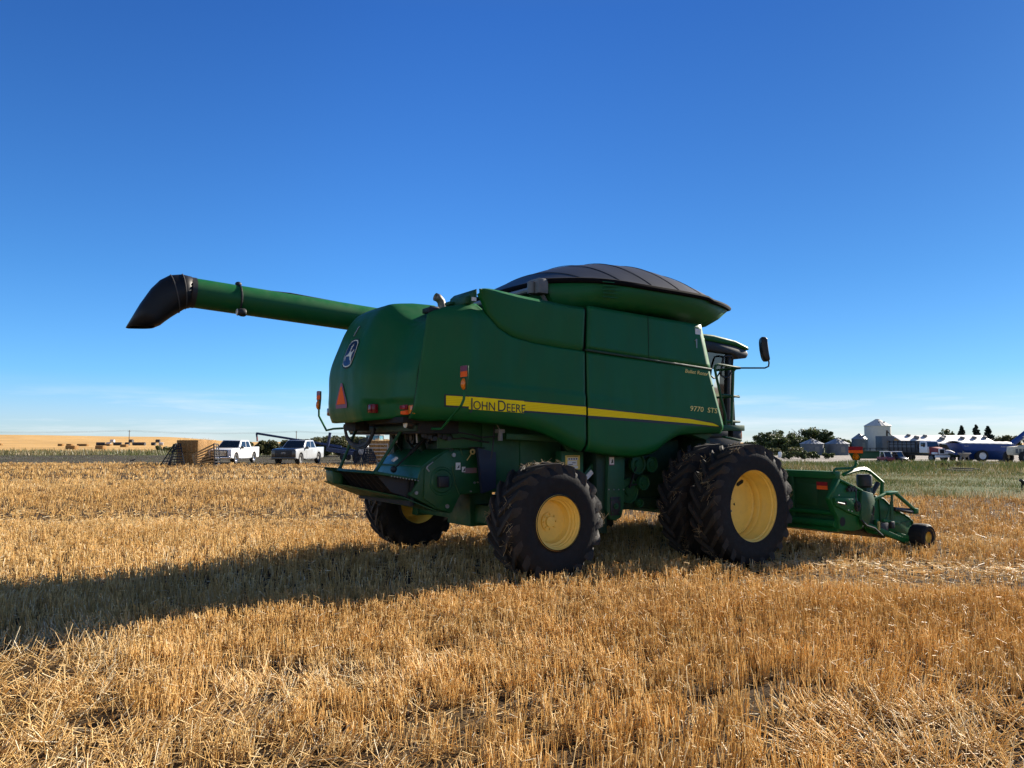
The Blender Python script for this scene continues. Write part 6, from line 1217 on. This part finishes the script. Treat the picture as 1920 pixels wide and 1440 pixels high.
def buggy(label, px, Y, rz, low, roof):
    b = base(px, Y); t = thing('farm_buggy', label, 'buggy', b, rz, 'buggies parked in the yard'); t.scale = (.66,) * 3; m = MB(); m.prism([(-1.3, .45), (1.3, .4), (1.35, .75), (.9, .98), (.3, 1.0), (-1.3, .95)], -.65, .65); m.build('body', low, t, .06)
    m = MB()
    for x0, x1 in ((.65, .25), (-.6, -.5)):
        for s in (-1, 1): m.beam((x0, s * .6, .95), (x1, s * .55, 1.75), .07, .07)
    m.build('roll_cage', roof, t); MB().box(-.6, .35, -.62, .62, 1.74, 1.84).build('roof', WPAINT, t, .03); m = MB(); m.loft([[(.63, -.55, 1.0), (.63, .55, 1.0), (.28, .5, 1.72), (.28, -.5, 1.72)], [(.60, -.55, 1.0), (.60, .55, 1.0), (.25, .5, 1.72), (.25, -.5, 1.72)]]); m.build('windscreen', DGLASS, t)
    MB().box(-.5, 0, -.5, .5, .95, 1.4).build('seat', BLACK, t, .05)
    for x in (-.9, .95):
        for s in (-1, 1): simple_wheel(t, (x, s * .62, .33), .33, .26, GREYP)
buggy('white framed buggy with dull red front parked beside the dark one', 1659, 78, R(-80), REDP, WPAINT); buggy('dark buggy with white roof parked at the end of the grain truck', 1681, 78, R(-65), DARKP, DARKP)
b = base(1783, 90); t = thing('flat_trailer', 'low dark green trailer with pale humped load between grain truck and cart', 'trailer', b, R(-5)); m = MB(); m.box(-1.3, 1.5, -.8, .8, .45, .85); m.build('bed', DKGREEN, t, .03); m = MB(); m.ball((-.5, 0, .95), (.8, .6, .35), 14, 9); m.build('pale_load', WRAPW, t)
for x in (-.4, .5):
    for s in (-1, 1): simple_wheel(t, (x, s * .85, .3), .3, .2, GREYP)
b = base(1806, 82); t = thing('hopper_feeder', 'small grey hopper machine standing in front of the blue cart', 'hopper', b, R(10)); m = MB(); m.loft([[(-.15, -.15, .55), (.15, -.15, .55), (.15, .15, .55), (-.15, .15, .55)], [(-.5, -.45, 1.0), (.5, -.45, 1.0), (.5, .45, 1.0), (-.5, .45, 1.0)]]); m.build('hopper', GREYP, t, .02); m = MB(); m.tube([(-.55, 0, .3), (-.1, 0, 1.2)], .08, 8); m.build('feed_tube', GREYP, t); m = MB()
for x, y in ((-.3, -.3), (.3, -.3), (-.3, .3), (.3, .3)): m.beam((x, y, 0), (x * .8, y * .8, .8), .06, .06)
m.build('leg', GREYP, t)
b = base(1461, 118); m = MB(); m.lathe([(.001, 0), (.24, 0), (.25, .03), (.25, .75), (.2, .85), (.001, .88)], ax='z', n=18); o = m.build('white_barrel', WPAINT); o.location = b; tag(o, 'small white barrel in the brush just right of the big tyre', 'barrel')
for k, (px, Y, L, rz, lab) in enumerate(((1795, 51, 1.7, -.05, 'grey board lying nearest on the low plank pile'), (1808, 52, 1.8, .02, 'grey board lying at the back of the plank pile'), (1800, 51.6, 1.5, -.12, 'grey board lying across the middle of the plank pile'), (1850, 70, 1.5, -.3, 'pale board in the weeds below the blue cart'), (1866, 69, 1.3, .25, 'pale board crossing another in the weeds'), (1838, 71, 1.2, .05, 'short pale board left of the crossed boards'))):
    b = base(px, Y); m = MB(); m.box(-L / 2, L / 2, -.1, .1, 0, .05); o = m.build('timber_board', CONC if k > 2 else POLE, None, .006); o.location = b + Vector((0, 0, .14 + .05 * (k % 3))); o.rotation_euler = (0, .03, rz); tag(o, lab, 'board', 'boards lying in the yard weeds')
# ---- black farm dogs
FUR = mat('black_dog_fur', (.012, .012, .014), .6, var=.3, scale=20)
def dog(label, loc, rz, s, tail_up):
    me = bpy.data.meshes.new('dog'); V = [(-.30, 0, .50), (-.05, 0, .50), (.22, 0, .52), (.36, 0, .62), (.50, 0, .66), (.62, 0, .63), (-.36, .09, .40), (-.30, .09, .26), (-.38, .09, .14), (-.36, .09, .02), (-.30, .09, .01), (-.36, -.09, .40), (-.28, -.09, .26), (-.36, -.09, .14), (-.34, -.09, .02), (-.28, -.09, .01), (.24, .09, .40), (.22, .09, .22), (.24, .09, .02), (.29, .09, .01), (.26, -.09, .40), (.28, -.09, .22), (.27, -.09, .02), (.32, -.09, .01), (-.42, 0, .54), (-.55, 0, .50 + tail_up), (.45, .06, .76), (.45, -.06, .76)]
    E = [(0, 1), (1, 2), (2, 3), (3, 4), (4, 5), (0, 6), (6, 7), (7, 8), (8, 9), (9, 10), (0, 11), (11, 12), (12, 13), (13, 14), (14, 15), (2, 16), (16, 17), (17, 18), (18, 19), (2, 20), (20, 21), (21, 22), (22, 23), (0, 24), (24, 25), (4, 26), (4, 27)]
    rd = [.13, .125, .145, .085, .085, .045, .075, .05, .03, .025, .022, .075, .05, .03, .025, .022, .06, .035, .026, .024, .06, .035, .026, .024, .03, .02, .02, .02]
    me.from_pydata(V, E, []); o = bpy.data.objects.new('dog', me); sc.collection.objects.link(o); md = o.modifiers.new('skin', 'SKIN')
    for k, r in enumerate(rd): me.skin_vertices[0].data[k].radius = (r, r)
    me.skin_vertices[0].data[0].use_root = True; o.modifiers.new('sub', 'SUBSURF').levels = 2; o.modifiers['sub'].render_levels = 2
    dg = bpy.context.evaluated_depsgraph_get(); dg.update(); m2 = bpy.data.meshes.new_from_object(o.evaluated_get(dg)); bpy.data.objects.remove(o); m2.name = 'dog'; m2.materials.clear(); m2.materials.append(FUR); m2.shade_smooth()
    o = bpy.data.objects.new('dog', m2); sc.collection.objects.link(o); o.location = loc; o.rotation_euler = (0, 0, rz); o.scale = (s,) * 3; return tag(o, label, 'dog', 'black dogs at the field edge')
b = base(1919, 30); dog('black dog half out of the frame at the right edge of the weeds', b, R(200), .62, .12)
b = base(251, 66.5); dog('black dog crossing the grey dirt just behind the stubble on the left', b, R(8), .42, -.1)
